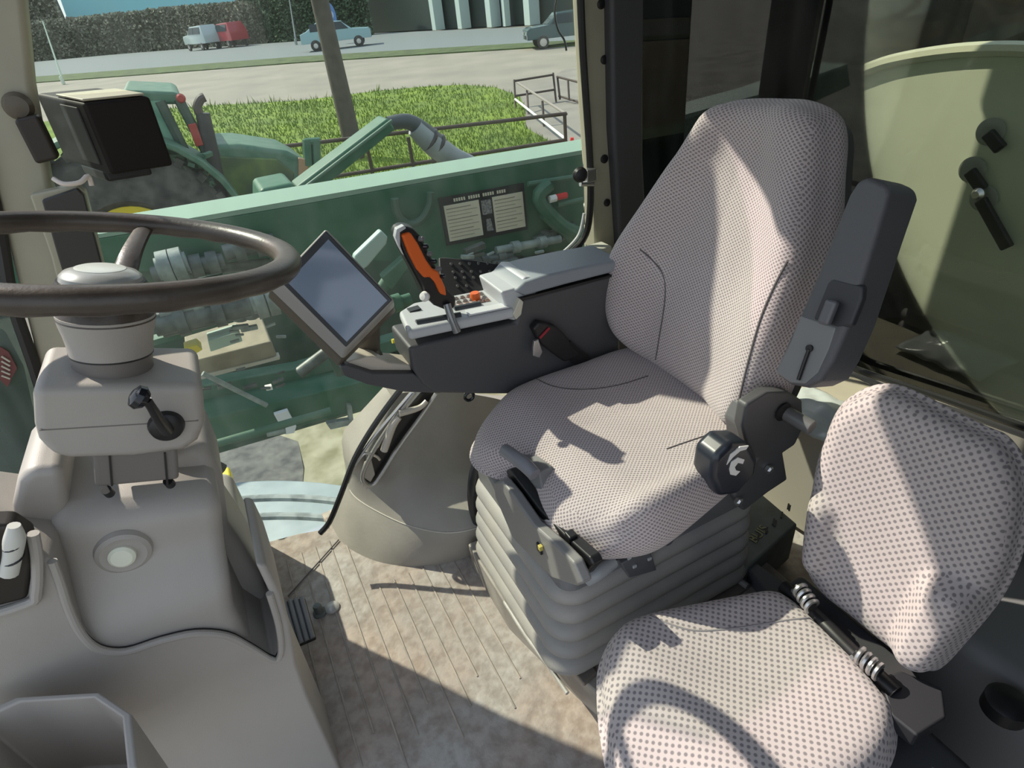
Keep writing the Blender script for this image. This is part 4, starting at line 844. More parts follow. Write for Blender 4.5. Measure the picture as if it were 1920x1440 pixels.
# ---- driver seat
st = thing('driver_seat', V((.54, .76, 0)), 'large grey dotted fabric driver seat on grey rubber bellows, with tall backrest', 'seat')
out = [(.345, .955), (.305, .92), (.30, .87), (.33, .81), (.352, .76), (.335, .69), (.325, .63), (.35, .575), (.41, .525), (.47, .51), (.58, .525), (.70, .555), (.79, .59), (.80, .70), (.80, .90), (.74, .965), (.60, .975), (.45, .975)]
def topd(u, v):
    z = -.055*(1-sm(.29, .44, u)) 
    z += .022*(sm(.045, .0, v-.53) + sm(.045, 0, 1.0-v)) - .012*(1-abs(v-.77)/.2 if abs(v-.77) < .2 else 0)
    return z
def botd(u, v): return .115 - .03*sm(.36, .6, u)+.0
cush = cushion('seat_cushion', out, topd, .115, Matrix.Translation(V((0, 0, .51))), FABD, st, er=.042, bulge=.012, cen=(.56, .76), botf=botd)
seam('cushion_seam', cush, ((950, 690), (990, 703), (1040, 725), (1100, 730), (1160, 722), (1215, 705)), .0016, SEAM, st)
seam('cushion_seam', cush, ((1385, 803), (1340, 812), (1290, 828), (1250, 842)), .0016, SEAM, st)
# backrest
BN = V((-.954, 0, .30)).normalized(); BVv = V((.30, 0, .954)).normalized(); BO = V((.685, .775, .47))
def bl(px, py, w_=0): 
    p = onpl(px, py, BO+BN*w_, BN) - BO; return (-p.y, p.dot(BVv))   # u to -y so (u,v,w) is right handed
Mb = Matrix((-Y, BVv, BN)).transposed().to_4x4(); Mb.translation = BO
outb = [bl(*q, w_) for *q, w_ in ((1388, 802, 0), (1330, 775, 0), (1270, 735, 0), (1210, 690, 0), (1175, 655, 0), (1158, 610, 0), (1158, 540, 0), (1168, 480, 0), (1195, 425, 0), (1235, 360, 0), (1280, 285, 0), (1312, 230, 0), (1335, 200, 0), (1375, 187, 0), (1440, 188, -.01), (1500, 195, -.02), (1545, 215, -.02), (1560, 250, -.02), (1556, 330, -.02), (1545, 420, -.01), (1520, 520, 0), (1492, 600, 0), (1462, 690, 0), (1440, 750, 0), (1415, 790, 0))]
bu = [p[0] for p in outb]; bvv = [p[1] for p in outb]; uc = (min(bu)+max(bu))/2
print('BACKREST', min(bu), max(bu), min(bvv), max(bvv))
def topb(u, v):
    k = (u-uc)/.24
    a_ = abs(k); wdn = 1 - .62*sm(.30, .56, v); side = sm(.28, .92, a_/wdn)*sm(.66, .34, v); k = a_
    return (.060 if u < uc else .050)*side - .012*(1-min(1, k*1.4)) + .018*exp(-((v-.18)/.1)**2)*(1-min(1, k)) + .03*sm(.45, .60, v)*(1-.0*k)
backr = cushion('backrest', outb, topb, .075, Mb, FABD, st, er=.045, bulge=.012, cen=(uc, .26))
seam('backrest_seam', backr, ((1225, 700), (1235, 640), (1246, 570), (1247, 530), (1238, 505), (1215, 480), (1200, 468)), .0018, SEAM, st)
seam('backrest_seam', backr, ((1376, 795), (1390, 730), (1405, 670), (1425, 600), (1450, 540), (1476, 490)), .0018, SEAM, st)
# back shell behind
bm = B(); ob = cat([V((a, b_, 0)) for a, b_ in outb], 4, closed=True); cc = V((uc, .26, 0))
loft(bm, [[Mb @ (cc+(p-cc)*k + Z*w_) for p in ob] for k, w_ in ((.97, -.06), (.98, -.085), (.90, -.11), (.5, -.12))]); mk('back_shell', bm, CHAR, st, ang=60)
# under structure
UM = mat('grey_seat_frame', (.22, .22, .225), .45, col2=(.17, .17, .17), vscale=14)
def sect(x0, x1, y0, y1, z, r): return rrect(((x0+x1)/2, (y0+y1)/2, z), X, Y, (x1-x0)/2, (y1-y0)/2, r, 6)
bm = B(); secs = []; nf = 5; z0, z1 = .095, .315
for k in range(nf*6+1):
    f_ = k/(nf*6); z = z0+(z1-z0)*f_; g_ = abs(sin(pi*k/6))**.55*.020
    secs.append(sect(.292-g_+.03*f_, .755+g_, .575-g_+.02*f_, .955+g_, z, .055))
loft(bm, secs); mk('bellows', bm, BELL, st, ang=60)
bm = B(); loft(bm, [sect(.325, .80, .60, .96, .30, .03), sect(.315, .80, .585, .965, .315, .03), sect(.315, .80, .585, .965, .375, .03), sect(.33, .79, .60, .955, .385, .03)]); mk('suspension_housing', bm, UM, st, ang=40)
bm = B(); box(bm, (.36, .60, .385), (.76, .94, .43)); mk('slide_mechanism', bm, BLACK, st, bevel=.01)
# front trim plate with yellow pin
bm = B(); prism(bm, [at(x, y, x=.305) for x, y in ((926, 905), (927, 930), (962, 1012), (1035, 1085), (1080, 1100), (1092, 1096), (1074, 1055), (1045, 1025), (1000, 985), (962, 930), (940, 902))], (.02, 0, 0)); fp_ = mk('front_trim', bm, mat('trim_light_grey', (.22, .215, .21), .45), st, bevel=.005)
bm = B(); prism(bm, [at(x, y, x=.33) for x, y in ((936, 884), (955, 880), (1012, 955), (1060, 1005), (1105, 1045), (1112, 1060), (1096, 1080), (1050, 1034), (1000, 990), (960, 930))], (.02, 0, 0)); mk('slide_rail', bm, BLACK, st, bevel=.004)
bm = B(); a = at(1012, 1028, x=.304); box(bm, tuple(a-V((.003, .008, .010))), tuple(a+V((.004, .008, .010)))); mk('pin_socket', bm, BLACK, fp_, bevel=.002)
bm = B(); a = at(1013, 1027, x=.30); box(bm, tuple(a-V((.003, .004, .005))), tuple(a+V((.004, .004, .005)))); mk('pin', bm, mat('pin_yellow', (.5, .42, .1), .4), fp_, bevel=.001)
for k in range(5):
    a = at(1075+k*27, 1012+k*9, y=.585); bm = B(); box(bm, tuple(a-V((.010, .006, .010))), tuple(a+V((.006, .012, .014)))); mk('mechanism_tooth', bm, BLACK, st, bevel=.003)
bm = B(); tube(bm, [at(948, 845, x=.33), at(985, 872, x=.33), at(1003, 890, x=.335)], [.013, .013, .012], 14); mk('extension_bar', bm, mat('bar_grey', (.2, .2, .22), .4), st)
bm = B(); prism(bm, [at(x, y, x=.35) for x, y in ((936, 850), (950, 840), (1010, 885), (1020, 940), (1010, 960), (975, 905), (945, 880))], (.03, 0, 0)); mk('extension_plate', bm, UM, st, bevel=.004)
bm = B(); tube(bm, [at(1100, 1088, y=.565), at(1118, 1075, y=.56), at(1150, 1052, y=.565)], [(.010, .012), (.014, .014), (.011, .012)], 14, 5); mk('weight_lever', bm, mat('lever_grey', (.30, .31, .32), .35), st)
bm = B(); prism(bm, [at(x, y, y=.572) for x, y in ((1165, 1058), (1180, 1085), (1232, 1070), (1222, 1038), (1195, 1040))], (0, .02, 0)); sp_ = mk('switch_panel', bm, CHAR2, st, bevel=.003)
for q in ((1180, 1046), (1207, 1032), (1190, 1062), (1218, 1048)):
    bm = B(); a = at(*q, y=.57); box(bm, tuple(a-V((.004, .002, .003))), tuple(a+V((.004, .002, .003)))); mk('switch_mark', bm, mat('mark_grey', (.5, .5, .5), .5), sp_, bevel=.001)
bm = B(); a = at(1250, 1010, y=.575); lathe(bm, [(.013, -.01), (.013, .004), (.010, .008), (0, .009)], a, (0, -1, 0), 18); mk('height_knob', bm, mat('knob_dark_grey', (.12, .12, .13), .4), st)
# hinge bracket, peg, recliner knob
bm = B(); prism(bm, [at(x, y, y=.535) for x, y in ((1392, 800), (1400, 760), (1440, 735), (1480, 735), (1506, 752), (1508, 800), (1492, 835), (1470, 850), (1478, 900), (1440, 925), (1395, 960), (1375, 930), (1420, 860), (1400, 830))], (0, .022, 0)); mk('hinge_bracket', bm, mat('bracket_grey', (.085, .085, .088), .5), st, bevel=.006)
bm = B(); prism(bm, [at(x, y, y=.56) for x, y in ((1388, 800), (1405, 765), (1440, 742), (1450, 800), (1415, 850), (1392, 830))], (0, .04, 0)); mk('hinge_cheek', bm, CHAR2, st, bevel=.006)
bm = B(); a = at(1475, 775, y=.53); cyl(bm, a+V((0, .02, 0)), a+V((.008, -.045, -.006)), .0125, 20); pg = mk('hinge_peg', bm, mat('peg_grey', (.13, .13, .13), .35), st, bevel=.002)
bm = B(); a = at(1468, 772, y=.532); lathe(bm, [(.017, 0), (.017, .002), (0, .003)], a, (0, -1, 0), 20); mk('peg_hole', bm, BLACK, st)
for q in ((1442, 880), (1385, 940)):
    bm = B(); a = at(*q, y=.53); lathe(bm, [(.008, -.004), (.008, .003), (.005, .006), (0, .006)], a, (0, -1, 0), 6); mk('hinge_bolt', bm, STEEL, st)
ky = .50
bm = B(); prism(bm, [at(x, y, y=ky) for x, y in ((1336, 900), (1342, 862), (1372, 832), (1408, 832), (1424, 862), (1420, 890), (1385, 930), (1350, 935))], (0, .05, 0)); kn = mk('recliner_knob', bm, mat('knob_blue_black', (.02, .025, .035), .3), st, bevel=.012, seg=4)
bm = B()
a0 = at(1380, 872, y=ky-.0008)
for (pts_, w_) in ((((1368, 880), (1372, 866), (1384, 858), (1396, 862), (1393, 870), (1384, 868), (1378, 876), (1380, 882), (1388, 884), (1380, 892), (1370, 890)), 0), (((1363, 872), (1370, 852), (1388, 838), (1404, 836), (1399, 843), (1388, 846), (1374, 858)), 0)):
    prism(bm, [at(x, y, y=ky-.0012) for x, y in pts_], (0, .002, 0))
mk('worn_white_mark', bm, WHITE, kn, smooth=False)
# folded-up left armrest
ar = thing('raised_armrest', V((.62, .46, .66)), 'grey padded armrest folded upright beside the driver backrest, with adjuster wheel', 'armrest')
AA = onpl
an = V((-.92, 0, .30)).normalized(); ao = at(1500, 700, y=.42)
def ap(px, py, off=0): return onpl(px, py, ao - an*off, an)
foot = [(1450, 700), (1476, 640), (1505, 575), (1535, 505), (1566, 425), (1590, 365), (1606, 338), (1630, 330), (1664, 345), (1668, 365), (1640, 450), (1612, 540), (1588, 615), (1560, 680), (1540, 715), (1512, 728), (1480, 722)]
bk = an*-.062 + V((.0, .0, 0))
bm = B(); prism(bm, [ap(*q) for q in foot], bk); mk('pad', bm, mat('armrest_grey', (.095, .095, .102), .5, bump=.25, bscale=900), ar, bevel=.012, seg=5)
bm = B(); prism(bm, [ap(*q, -.0008) for q in ((1452, 698), (1480, 640), (1500, 590), (1570, 612), (1556, 655), (1535, 700), (1510, 722), (1480, 718))], an*-.01); mk('lower_plate', bm, mat('armrest_light', (.20, .20, .20), .45), ar, bevel=.004)
bm = B(); prism(bm, [ap(*q, -.0006) for q in ((1522, 600), (1550, 530), (1560, 520), (1618, 535), (1616, 560), (1596, 612), (1570, 616))], an*-.012); rc = mk('adjuster_recess', bm, mat('recess_grey', (.035, .035, .04), .5), ar, bevel=.004)
bm = B(); a = ap(1553, 588, -.004); hexa(bm, ap(1538, 606, -.005), ap(1560, 612, -.005)-ap(1538, 606, -.005), ap(1556, 560, -.005)-ap(1538, 606, -.005), an*.010); mk('adjuster_wheel', bm, mat('wheel_grey', (.12, .12, .13), .3), rc, bevel=.004)
bm = B(); tube(bm, [ap(1517, 655, -.003), ap(1508, 680, -.003), ap(1497, 712, -.003)], .0025, 8); mk('key_slot', bm, BLACK, ar)
bm = B(); lathe(bm, [(0, .001), (.0045, .001), (.0045, -.003)], ap(1517, 653, -.003), an, 14); mk('key_hole', bm, BLACK, ar)
# ---- console armrest
GY = .98
cs = thing('armrest_console', V((.45, 1.03, .50)), 'dark grey armrest console with pale button panel running along the right of the driver seat', 'console')
def gp_(px, py, y=GY): return at(px, py, y=y)
def cpr(nm, pix, dep, m, y=GY, bv=.008, parent=cs, **k):
    bm = B(); prism(bm, [gp_(a, b_, y) for a, b_ in pix], (0, dep, 0)); return mk(nm, bm, m, parent, bevel=bv, **k)
SIDE = mat('console_charcoal', (.075, .075, .08), .5, bump=.2, bscale=900)
cpr('side_panel', ((766, 652), (967, 606), (980, 562), (1160, 514), (1165, 700), (990, 740), (900, 740), (815, 738), (792, 722), (775, 695)), .115, SIDE)
cpr('front_arm', ((638, 688), (650, 684), (700, 700), (775, 700), (830, 738), (760, 736), (690, 722), (646, 706)), .08, SIDE, y=.985, bv=.004)
cpr('arm_top', ((700, 668), (690, 668), (640, 682), (650, 690), (700, 702), (775, 702), (770, 684), (730, 680)), .05, mat('cream_arm', (.55, .50, .42), .4), y=1.0, bv=.004)
# control panel (top plate)
tp1 = [gp_(766, 636), gp_(967, 597), gp_(972, 540, 1.085), gp_(800, 575, 1.085), gp_(778, 590, 1.06)]
tp1[0] = V((tp1[0].x, .98, .692)); 
bm = B(); pts = [V((a_, b_, .650+(.46-a_)*.107)) for a_, b_ in ((.236, .975), (.460, .975), (.470, 1.10), (.29, 1.10), (.25, 1.07))]
prism(bm, pts, (0, 0, .022)); cpn = mk('control_panel', bm, SILV, cs, bevel=.008, seg=4)
def cpt(u, v, dz=.0):
    a = pts[0].lerp(pts[1], u); b_ = V((.255, 1.10, .672)).lerp(pts[2], u); return a.lerp(b_, v) + Z*(.022+dz)
bm = B(); tube(bm, [cpt(.10, .20, .0), cpt(.50, .16, .0)], (.007), 12); mk('lever_slot', bm, mat('slot_grey', (.05, .055, .06), .4), cpn)
bm = B(); tube(bm, [cpt(.48, .42, .0), cpt(.74, .42, .0)], (.007), 12); mk('lever_slot', bm, mat('slot_grey2', (.07, .08, .09), .4), cpn)
for r_ in range(3):
    for k in range(6):
        a = cpt(.50+.065*k, .50+.15*r_, .001); bm = B(); box(bm, tuple(a-V((.0055, .0045, .002))), tuple(a+V((.0055, .0045, .003)))); mk('key', bm, mat('key_pale', (.36, .35, .33), .45) if r_ else mat('key_pinkish', (.50, .28, .20), .45), cpn, bevel=.0015)
        bm = B(); box(bm, tuple(a-V((.0035, .003, -.003))), tuple(a+V((.003, .001, .0036)))); mk('key_mark', bm, SEAM, cpn, smooth=False)
bm = B(); hexa(bm, cpt(.56, .05, .001), cpt(.95, .05)-cpt(.56, .05), cpt(.56, .24)-cpt(.56, .05), Z*.0035); mk('marked_strip', bm, mat('strip_pale', (.62, .64, .66), .4), cpn, bevel=.001)
bm = B(); a = cpt(.14, .70, .0); hexa(bm, a-V((.012, .01, .0)), V((.024, 0, 0)), V((0, .02, 0)), Z*.003); mk('square_button', bm, BLACK, cpn, bevel=.001)
bm = B(); a = at(891, 556, z=.684); lathe(bm, [(.0105, -.012), (.0105, .006), (.009, .009), (0, .009)], a, (0, 0, 1), 20); mk('orange_knob', bm, ORANGE, cs)
# step up and pad
cpr('step_block', ((940, 548), (968, 540), (985, 520), (1002, 520), (1010, 560), (985, 562), (968, 602), (955, 600)), .11, SILV, y=.985, bv=.005)
cpr('arm_pad', ((966, 548), (985, 528), (1020, 518), (1100, 500), (1170, 487), (1176, 500), (1150, 512), (1060, 535), (985, 556)), .12, mat('pad_grey', (.27, .30, .33), .5, bump=.2, bscale=700), y=.975, bv=.008, seg=4)
cpr('pad_shadow_gap', ((975, 560), (1160, 512), (1160, 516), (975, 564)), .02, BLACK, y=.976, bv=0)
cpr('step_marks', ((962, 590), (975, 560), (982, 566), (978, 590), (968, 600)), .02, mat('cream_clip', (.6, .58, .48), .4), y=.972, bv=.002)
# joystick
js = thing('joystick', V((.33, .99, .68)), 'black joystick with orange face standing on the console panel', 'joystick')
bm = B(); tube(bm, [gp_(857, 622, .974), gp_(846, 595, .980), gp_(838, 570, .990)], [.0085, .0075, .0075], 14, 3); mk('shaft', bm, mat('shaft_grey', (.25, .26, .27), .25, metal=.5), js)
cpr('grip', ((743, 442), (746, 430), (760, 424), (776, 428), (792, 446), (808, 480), (826, 515), (842, 545), (857, 560), (855, 578), (840, 584), (815, 574), (795, 555), (790, 540), (772, 505), (752, 468)), .038, BLACK, y=.992, bv=.008, parent=js, seg=4)
cpr('orange_face', ((753, 441), (770, 436), (784, 456), (800, 488), (812, 505), (822, 508), (836, 540), (838, 556), (826, 552), (816, 530), (806, 520), (796, 522), (782, 506), (766, 475)), .014, ORANGE, y=.984, bv=.004, parent=js)
cpr('silver_edge', ((741, 445), (744, 430), (758, 423), (762, 428), (750, 436), (751, 462), (758, 480), (748, 462)), .014, SILV, y=.987, bv=.003, parent=js)
for k in range(6):
    a = gp_(790+8*k, 448+14*k, .985); bm = B(); lathe(bm, [(.0045, -.004), (.0045, .003), (.003, .005), (0, .005)], a, (.6, -.8, 0), 10); mk('thumb_button', bm, BLACKG if k % 2 else CHAR2, js)
bm = B(); lathe(bm, [(0, -.003), (.008, 0), (.010, .006), (.007, .012), (0, .013)], gp_(800, 556, .985), (-1, -.5, .5), 16); mk('side_button', bm, WHITE, js)
# keypad panel behind
kp = thing('switch_board', V((.38, 1.13, .68)), 'black angled switch panel with rows of round keys behind the joystick', 'panel')
KO = gp_(838, 486, 1.175); Kn = V((-.1, -.62, .78)).normalized()
def kpp(px, py, off=0): return onpl(px, py, KO + Kn*off, Kn)
bm = B(); prism(bm, [kpp(*q) for q in ((822, 482), (840, 482), (890, 487), (940, 495), (990, 495), (1040, 490), (1075, 492), (1062, 520), (1000, 530), (940, 541), (880, 550), (836, 559), (825, 535))], Kn*-.03); mk('panel', bm, mat('switchboard_black', (.025, .025, .027), .5), kp, bevel=.004)
for r_ in range(5):
    for k in range(11):
        px = 846+k*17+r_*4; py = 496+r_*13-k*0.4+(r_ % 2)*2
        if px > 958 or py > 541-(px-846)*.12 or k == 6: continue
        bm = B(); lathe(bm, [(.0035, 0), (.0035, .003), (.0022, .0045), (0, .0045)], kpp(px, py, .0), Kn, 8); mk('round_key', bm, mat('key_dark_gloss', (.10, .10, .10), .2), kp)
bm = B(); prism(bm, [kpp(*q, .001) for q in ((990, 530), (1030, 520), (1040, 530), (1000, 545))], Kn*.003); mk('cover_plate', bm, BLACK, kp, bevel=.002)
# seat belt buckle
bk_ = thing('belt_buckle', gp_(1030, 640, .955), 'black seat belt buckle with red release strip leaning on the console side', 'buckle')
bm = B(); prism(bm, [gp_(a, b_, .955) for a, b_ in ((1000, 618), (1012, 604), (1042, 612), (1060, 628), (1088, 668), (1060, 680), (1032, 660), (1014, 645))], (0, .022, 0)); mk('buckle_body', bm, BLACK, bk_, bevel=.005)
bm = B(); tube(bm, [gp_(1012, 634, .953), gp_(1030, 615, .953)], .003, 8); mk('release_strip', bm, mat('dark_red', (.30, .02, .03), .4), bk_)
bm = B(); prism(bm, [gp_(a, b_, .952) for a, b_ in ((1002, 640), (1010, 636), (1018, 660), (1012, 672), (1000, 668), (1000, 652))], (0, .008, 0)); mk('tongue', bm, STEEL, bk_, bevel=.002)
bm = B(); tube(bm, [gp_(1060, 650, .965), gp_(1110, 690, .965), gp_(1180, 720, .965)], [(.004, .018)]*3, 10, 3, flat=(0, 1, 0)); mk('belt', bm, BLACK, bk_)
# ---- display terminal
dt = thing('display_terminal', V((.13, 1.0, .68)), 'grey framed touch display tilted diamond-wise on an arm in front of the console', 'display')
d0, d1, d2, d3 = V((.149, 1.026, .898)), V((.218, .943, .776)), V((.12, .960, .704)), V((.051, 1.043, .827))
dn = (d1-d0).cross(d3-d0).normalized(); dn = dn if dn.dot(EYE-d0) > 0 else -dn
bm = B(); bk4 = [at(616, 434, d=1.03), at(742, 574, d=1.06), at(643, 676, d=1.075), at(503, 541, d=1.045)]
loft(bm, [[d0, d1, d2, d3], bk4]); mk('housing', bm, mat('terminal_grey', (.30, .29, .27), .4), dt, bevel=.005, seg=4)
bm = B(); loft(bm, [[p_.lerp(sum(bk4, V())/4, .01) for p_ in bk4], [at(630, 446, d=1.07), at(744, 584, d=1.09), at(636, 690, d=1.10), at(500, 556, d=1.075)]]); mk('rear_shell', bm, mat('terminal_brown', (.09, .075, .055), .5), dt, bevel=.005)
def du(u, v, o=0): return d0 + (d1-d0)*u + (d3-d0)*v + dn*o
bm = B(); prism(bm, [du(.02, .02, .0), du(.98, .02), du(.98, .98), du(.02, .98)], dn*.003); mk('bezel', bm, mat('bezel_dark', (.025, .027, .03), .35), dt, bevel=.002)
bm = B(); prism(bm, [du(.10, .07, .003), du(.95, .07, .003), du(.95, .91, .003), du(.10, .91, .003)], dn*.0012); mk('screen', bm, mat('screen_sky_reflection', (.20, .25, .33), .12, spec=.8), dt, smooth=False)  # sky reflection on the dark screen put into its base colour
bm = B(); hexa(bm, du(.42, .25, -.06), (d1-d0)*.5, (d3-d0)*.45, -dn*.04); mk('rear_housing', bm, mat('terminal_brown', (.09, .075, .055), .5), dt, bevel=.01)
bm = B(); tube(bm, [du(.85, .5, -.06), at(690, 655, y=1.06), at(700, 680, y=1.03), at(690, 700, y=1.02)], [.022, .024, .022, .020], 14, 5); mk('mount_arm', bm, mat('terminal_brown', (.09, .075, .055), .5), dt)
# cables / small bits at pillar foot behind the pad
t_ = thing('pillar_bracket', at(1120, 470, y=1.28), 'pale metal bracket and fittings at the foot of the cream pillar', 'bracket')
bm = B(); box(bm, tuple(at(1125, 478, y=1.27)-V((.03, 0, .015))), tuple(at(1125, 478, y=1.27)+V((.04, .05, .015)))); mk('plate', bm, mat('bracket_pale', (.55, .55, .48), .4), t_, bevel=.004)
bm = B(); lathe(bm, [(.012, 0), (.012, .01), (.006, .012), (0, .012)], at(1110, 478, y=1.268), (0, -1, .3), 16); mk('nut', bm, STEEL, t_)
bm = B(); tube(bm, [at(1065, 490, y=1.27), at(1090, 482, y=1.26), at(1105, 488, y=1.27), at(1130, 500, y=1.28)], .006, 8, 4); mk('cable', bm, STEEL, t_)
# ---- seat base platform, storage box side, case
t_ = thing('seat_platform', V((.55, .62, 0)), 'dusty grey metal platform step carrying the driver seat', 'platform')
bm = B(); e0, e1 = at(948, 1135, z=.085), at(1092, 1275, z=.085); 
pl = [V((e0.x, .99, .085)), V((e0.x, e0.y, .085)), V((e1.x-.005, e1.y+.02, .085)), V((e1.x+.02, .49, .085)), V((.83, .49, .085)), V((.83, .99, .085))]
prism(bm, pl, (0, 0, -.09)); mk('platform_body', bm, mat('dusty_metal', (.22, .20, .175), .6, col2=(.38, .35, .31), vscale=12, detail=8), t_, bevel=.004)
bm = B(); tube(bm, [at(946, 1128, z=.087), at(985, 1190, z=.087), at(1030, 1250, z=.087), at(1064, 1300, z=.087)], .0045, 8); mk('edge_strip', bm, mat('edge_pale', (.45, .43, .40), .5, col2=(.3, .28, .25), vscale=40), t_)
bm = B(); prism(bm, [at(x, y, z=.097) for x, y in ((1050, 1228), (1085, 1205), (1120, 1260), (1095, 1282))], (0, 0, -.012)); fl = mk('foot_plate', bm, mat('foot_plate', (.16, .14, .12), .4), t_, bevel=.003)
bm = B(); lathe(bm, [(.010, 0), (.010, .006), (0, .009)], at(1080, 1243, z=.097), (0, 0, 1), 12); mk('bolt', bm, METAL, fl)
bm = B(); prism(bm, [at(x, y, z=.092) for x, y in ((1300, 1130), (1380, 1072), (1410, 1095), (1330, 1160))], (0, 0, -.01)); mk('rear_plate', bm, mat('foot_plate', (.16, .14, .12), .4), t_, bevel=.003)
bm = B(); tube(bm, [at(1372, 1078, z=.10), at(1402, 1100, z=.10)], .007, 10); mk('rail_end', bm, GREY, t_)
t_ = thing('equipment_case', at(1450, 1000, z=0), 'dusty grey green case with faded yellow lettering on the floor behind the seat', 'case')
q = [at(x, y, z=.13) for x, y in ((1400, 925), (1425, 922), (1496, 982), (1400, 1066), (1385, 1050), (1365, 1000))]
bm = B(); prism(bm, q, (0, 0, -.12)); mk('case_body', bm, mat('case_grey_green', (.11, .12, .105), .6, col2=(.17, .19, .18), vscale=14, detail=8), t_, bevel=.006)
a, b_ = at(1398, 1038, z=.1315), at(1478, 955, z=.1315)
fc = bpy.data.curves.new('lettering', 'FONT'); fc.body = 'BUIS'; fc.size = .030; fc.extrude = .0005; fc.align_x = 'CENTER'; fo_ = bpy.data.objects.new('lettering', fc)
mm = a.lerp(b_, .38); ux = (b_-a).normalized(); 
fm = Matrix((ux, Z.cross(ux), Z)).transposed().to_4x4(); 
C.objects.link(fo_); bpy.context.view_layer.update(); lme = bpy.data.meshes.new_from_object(fo_.evaluated_get(bpy.context.evaluated_depsgraph_get())); bpy.data.objects.remove(fo_)
lo_ = link(bpy.data.objects.new('lettering', lme), mm, t_); lo_.rotation_euler = fm.to_euler(); lme.materials.clear(); lme.materials.append(mat('faded_yellow', (.34, .32, .16), .6))
bm = B(); 
for k in range(7):
    p = a.lerp(b_, .15+.12*k) + V((.03+.01*(k % 3), .012, 0)); box(bm, tuple(p-V((.010, .002, .001))), tuple(p+V((.010, .002, .0008))), Matrix.Rotation(.6, 3, 'Z'))
mk('scuffed_print', bm, mat('print_dark', (.04, .04, .04), .6), t_, smooth=False)
t_ = thing('storage_bin_wall', at(1440, 1080, z=0), 'dark grey partition panel between the driver seat and the passenger seat', 'panel')
bm = B(); prism(bm, [at(x, y, z=.12) for x, y in ((1385, 1045), (1398, 1040), (1480, 1098), (1500, 1130), (1490, 1150), (1450, 1125))], (0, 0, -.12)); mk('panel', bm, mat('partition_blue_grey', (.06, .065, .075), .5), t_, bevel=.004)
# ---- passenger seat
ps = thing('passenger_seat', V((.5, .25, 0)), 'small grey dotted fabric passenger seat with springs at its hinge, lower right', 'seat')
PO = Matrix.Translation(V((0, 0, .345)))
outp = [at(x, y, z=.325).xy for x, y in ((1128, 1260), (1135, 1215), (1165, 1170), (1215, 1148), (1300, 1128), (1400, 1110), (1452, 1106), (1490, 1125), (1540, 1170), (1600, 1230), (1650, 1290), (1680, 1340), (1660, 1420), (1560, 1500), (1400, 1540), (1250, 1520), (1160, 1440), (1135, 1350))]
outp = [tuple(p) for p in outp]; pcx = sum(p[0] for p in outp)/18; pcy = sum(p[1] for p in outp)/18
print('PASS', outp)
def topp(u, v): return .0 - .012*exp(-(((u-pcx)/.12)**2+((v-pcy)/.10)**2)) - .03*(1-sm(.26, .36, u))
pc = cushion('seat_cushion', outp, topp, .075, PO, FABP, ps, er=.035, bulge=.012, cen=(pcx, pcy))
seam('cushion_seam', pc, ((1205, 1150), (1250, 1168), (1300, 1182), (1360, 1180), (1420, 1172), (1480, 1162), (1530, 1158)), .0016, mat('seam_light', (.3, .28, .28), .9), ps)
PN = V((-.93, -.12, .30)).normalized(); PU = Z.cross(PN).normalized()*-1; PV_ = PN.cross(-PU).normalized()
PV_ = PV_ if PV_.z > 0 else -PV_
PUU = PV_.cross(PN).normalized(); PC = at(1690, 990, x=.72)
def pb(px, py, w_=0):
    p = onpl(px, py, PC+PN*w_, PN)-PC; return (p.dot(PUU), p.dot(PV_))
Mp = Matrix((PUU, PV_, PN)).transposed().to_4x4(); Mp.translation = PC
outq = [pb(*q) for q in ((1500, 1080), (1496, 1020), (1502, 960), (1512, 890), (1530, 830), (1555, 775), (1600, 742), (1650, 734), (1700, 752), (1760, 785), (1820, 815), (1862, 835), (1893, 880), (1903, 940), (1895, 1010), (1880, 1070), (1845, 1140), (1800, 1200), (1755, 1252), (1725, 1262), (1690, 1250), (1640, 1215), (1580, 1165), (1530, 1125))]
qu = sum(p[0] for p in outq)/24; qv = sum(p[1] for p in outq)/24
print('PBACK', [tuple(round(c, 3) for c in p) for p in outq])
b1 = (pb(1728, 1225), pb(1775, 1135)); b2 = (pb(1520, 1050), pb(1532, 960))
def segd(u, v, a, b_):
    p = V((u, v)); a = V(a); b_ = V(b_); t = max(0, min(1, (p-a).dot(b_-a)/(b_-a).length_squared)); return (p-a.lerp(b_, t)).length
def topq(u, v):
    return .034*sm(.050, .016, segd(u, v, *b1)) + .018*sm(.034, .006, segd(u, v, *b2)) - .008*exp(-(((u-qu)/.1)**2+((v-qv)/.15)**2))
pbk = cushion('backrest', outq, topq, .055, Mp, FABP, ps, er=.035, bulge=.010, cen=(qu, qv), rings=[k/20 for k in range(18)]+[.9, .93, .96, .98, 1])
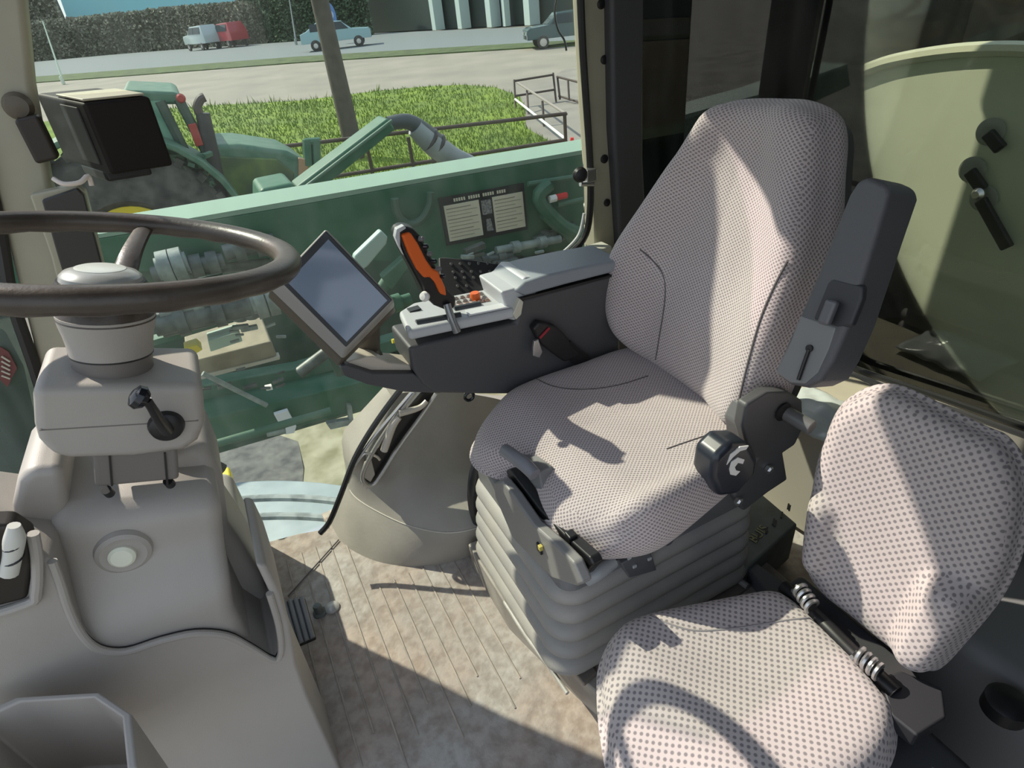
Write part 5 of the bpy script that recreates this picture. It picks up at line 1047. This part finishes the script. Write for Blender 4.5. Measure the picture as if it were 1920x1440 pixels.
# hinge bar and springs
bm = B(); tube(bm, [at(1470, 1100, z=.32), at(1540, 1165, z=.33), at(1600, 1225, z=.33), at(1680, 1300, z=.33)], .012, 12, 3); mk('hinge_bar', bm, BLACK, ps)
for (a, b_, n_) in (((1496, 1100), (1524, 1140), 4), ((1606, 1222), (1650, 1262), 4)):
    A1, B1 = at(*a, z=.355), at(*b_, z=.355); ax = (B1-A1); L_ = ax.length; ax.normalize(); u_ = ax.orthogonal().normalized(); v_ = ax.cross(u_)
    bm = B(); tube(bm, [A1+ax*L_*k/60+.011*(cos(k*2*pi*n_/60)*u_+sin(k*2*pi*n_/60)*v_) for k in range(61)], .0035, 6); mk('spring', bm, STEEL, ps)
    bm = B(); cyl(bm, A1, B1, .008, 12); mk('spring_core', bm, BLACK, ps)
bm = B(); prism(bm, [at(x, y, z=.33) for x, y in ((1650, 1268), (1690, 1256), (1768, 1290), (1775, 1345), (1720, 1380), (1670, 1340))], (0, 0, -.03)); mk('hinge_plate', bm, mat('hinge_dark', (.03, .03, .034), .5), ps, bevel=.004)
bm = B(); box(bm, (.30, .08, .02), (.66, .36, .275)); mk('seat_box', bm, CHAR, ps, bevel=.02)
bm = B(); box(bm, (.62, .20, .02), (.70, .42, .30)); mk('back_support', bm, CHAR, ps, bevel=.01)
# side panel at right rear of passenger seat
t_ = thing('rear_side_panel', V((.95, .12, 0)), 'tan and grey moulded panel at the far right behind the passenger seat', 'panel')
bm = B(); prism(bm, [V((.80, -.1, .0)), V((.80, .33, .0)), V((1.20, .33, 0)), V((1.20, -.1, 0))], (0, 0, .30)); mk('panel_body', bm, mat('panel_grey', (.20, .20, .20), .5), t_, bevel=.03, seg=5)
bm = B(); a = at(1890, 1318, z=.302); lathe(bm, [(.028, -.02), (.028, .004), (.022, .008), (0, .008)], a, (0, 0, 1), 24); mk('round_cap', bm, BLACK, t_)
# left side door sill under camera side
# ---- dark rusty machinery beyond the tinted panes at the upper right
mt = thing('rusty_machinery', at(1700, 60, x=6.0), 'rusty brown machinery seen dimly through the tinted glass at the upper right', 'machinery')
rnd = random.Random(21)
RST = mat('rust', (.35, .15, .05), .8, col2=(.5, .35, .2), vscale=4)
for k in range(34):
    p = at(rnd.uniform(1560, 1930), rnd.uniform(5, 120), x=6.0+rnd.uniform(-.6, .6)); q = p+V((rnd.uniform(-.1, .1), rnd.uniform(-.5, .5), rnd.uniform(-.4, .4)))
    bm = B(); tube(bm, [p, q], rnd.uniform(.02, .07), 8); mk('bar', bm, RST if k % 3 else PALE, mt)
bm = B(); p = at(1700, 95, x=6.3); box(bm, (p.x-.2, p.y-1.6, GZ), (p.x+.9, p.y+1.1, p.z)); mk('body', bm, RST, mt, bevel=.05)
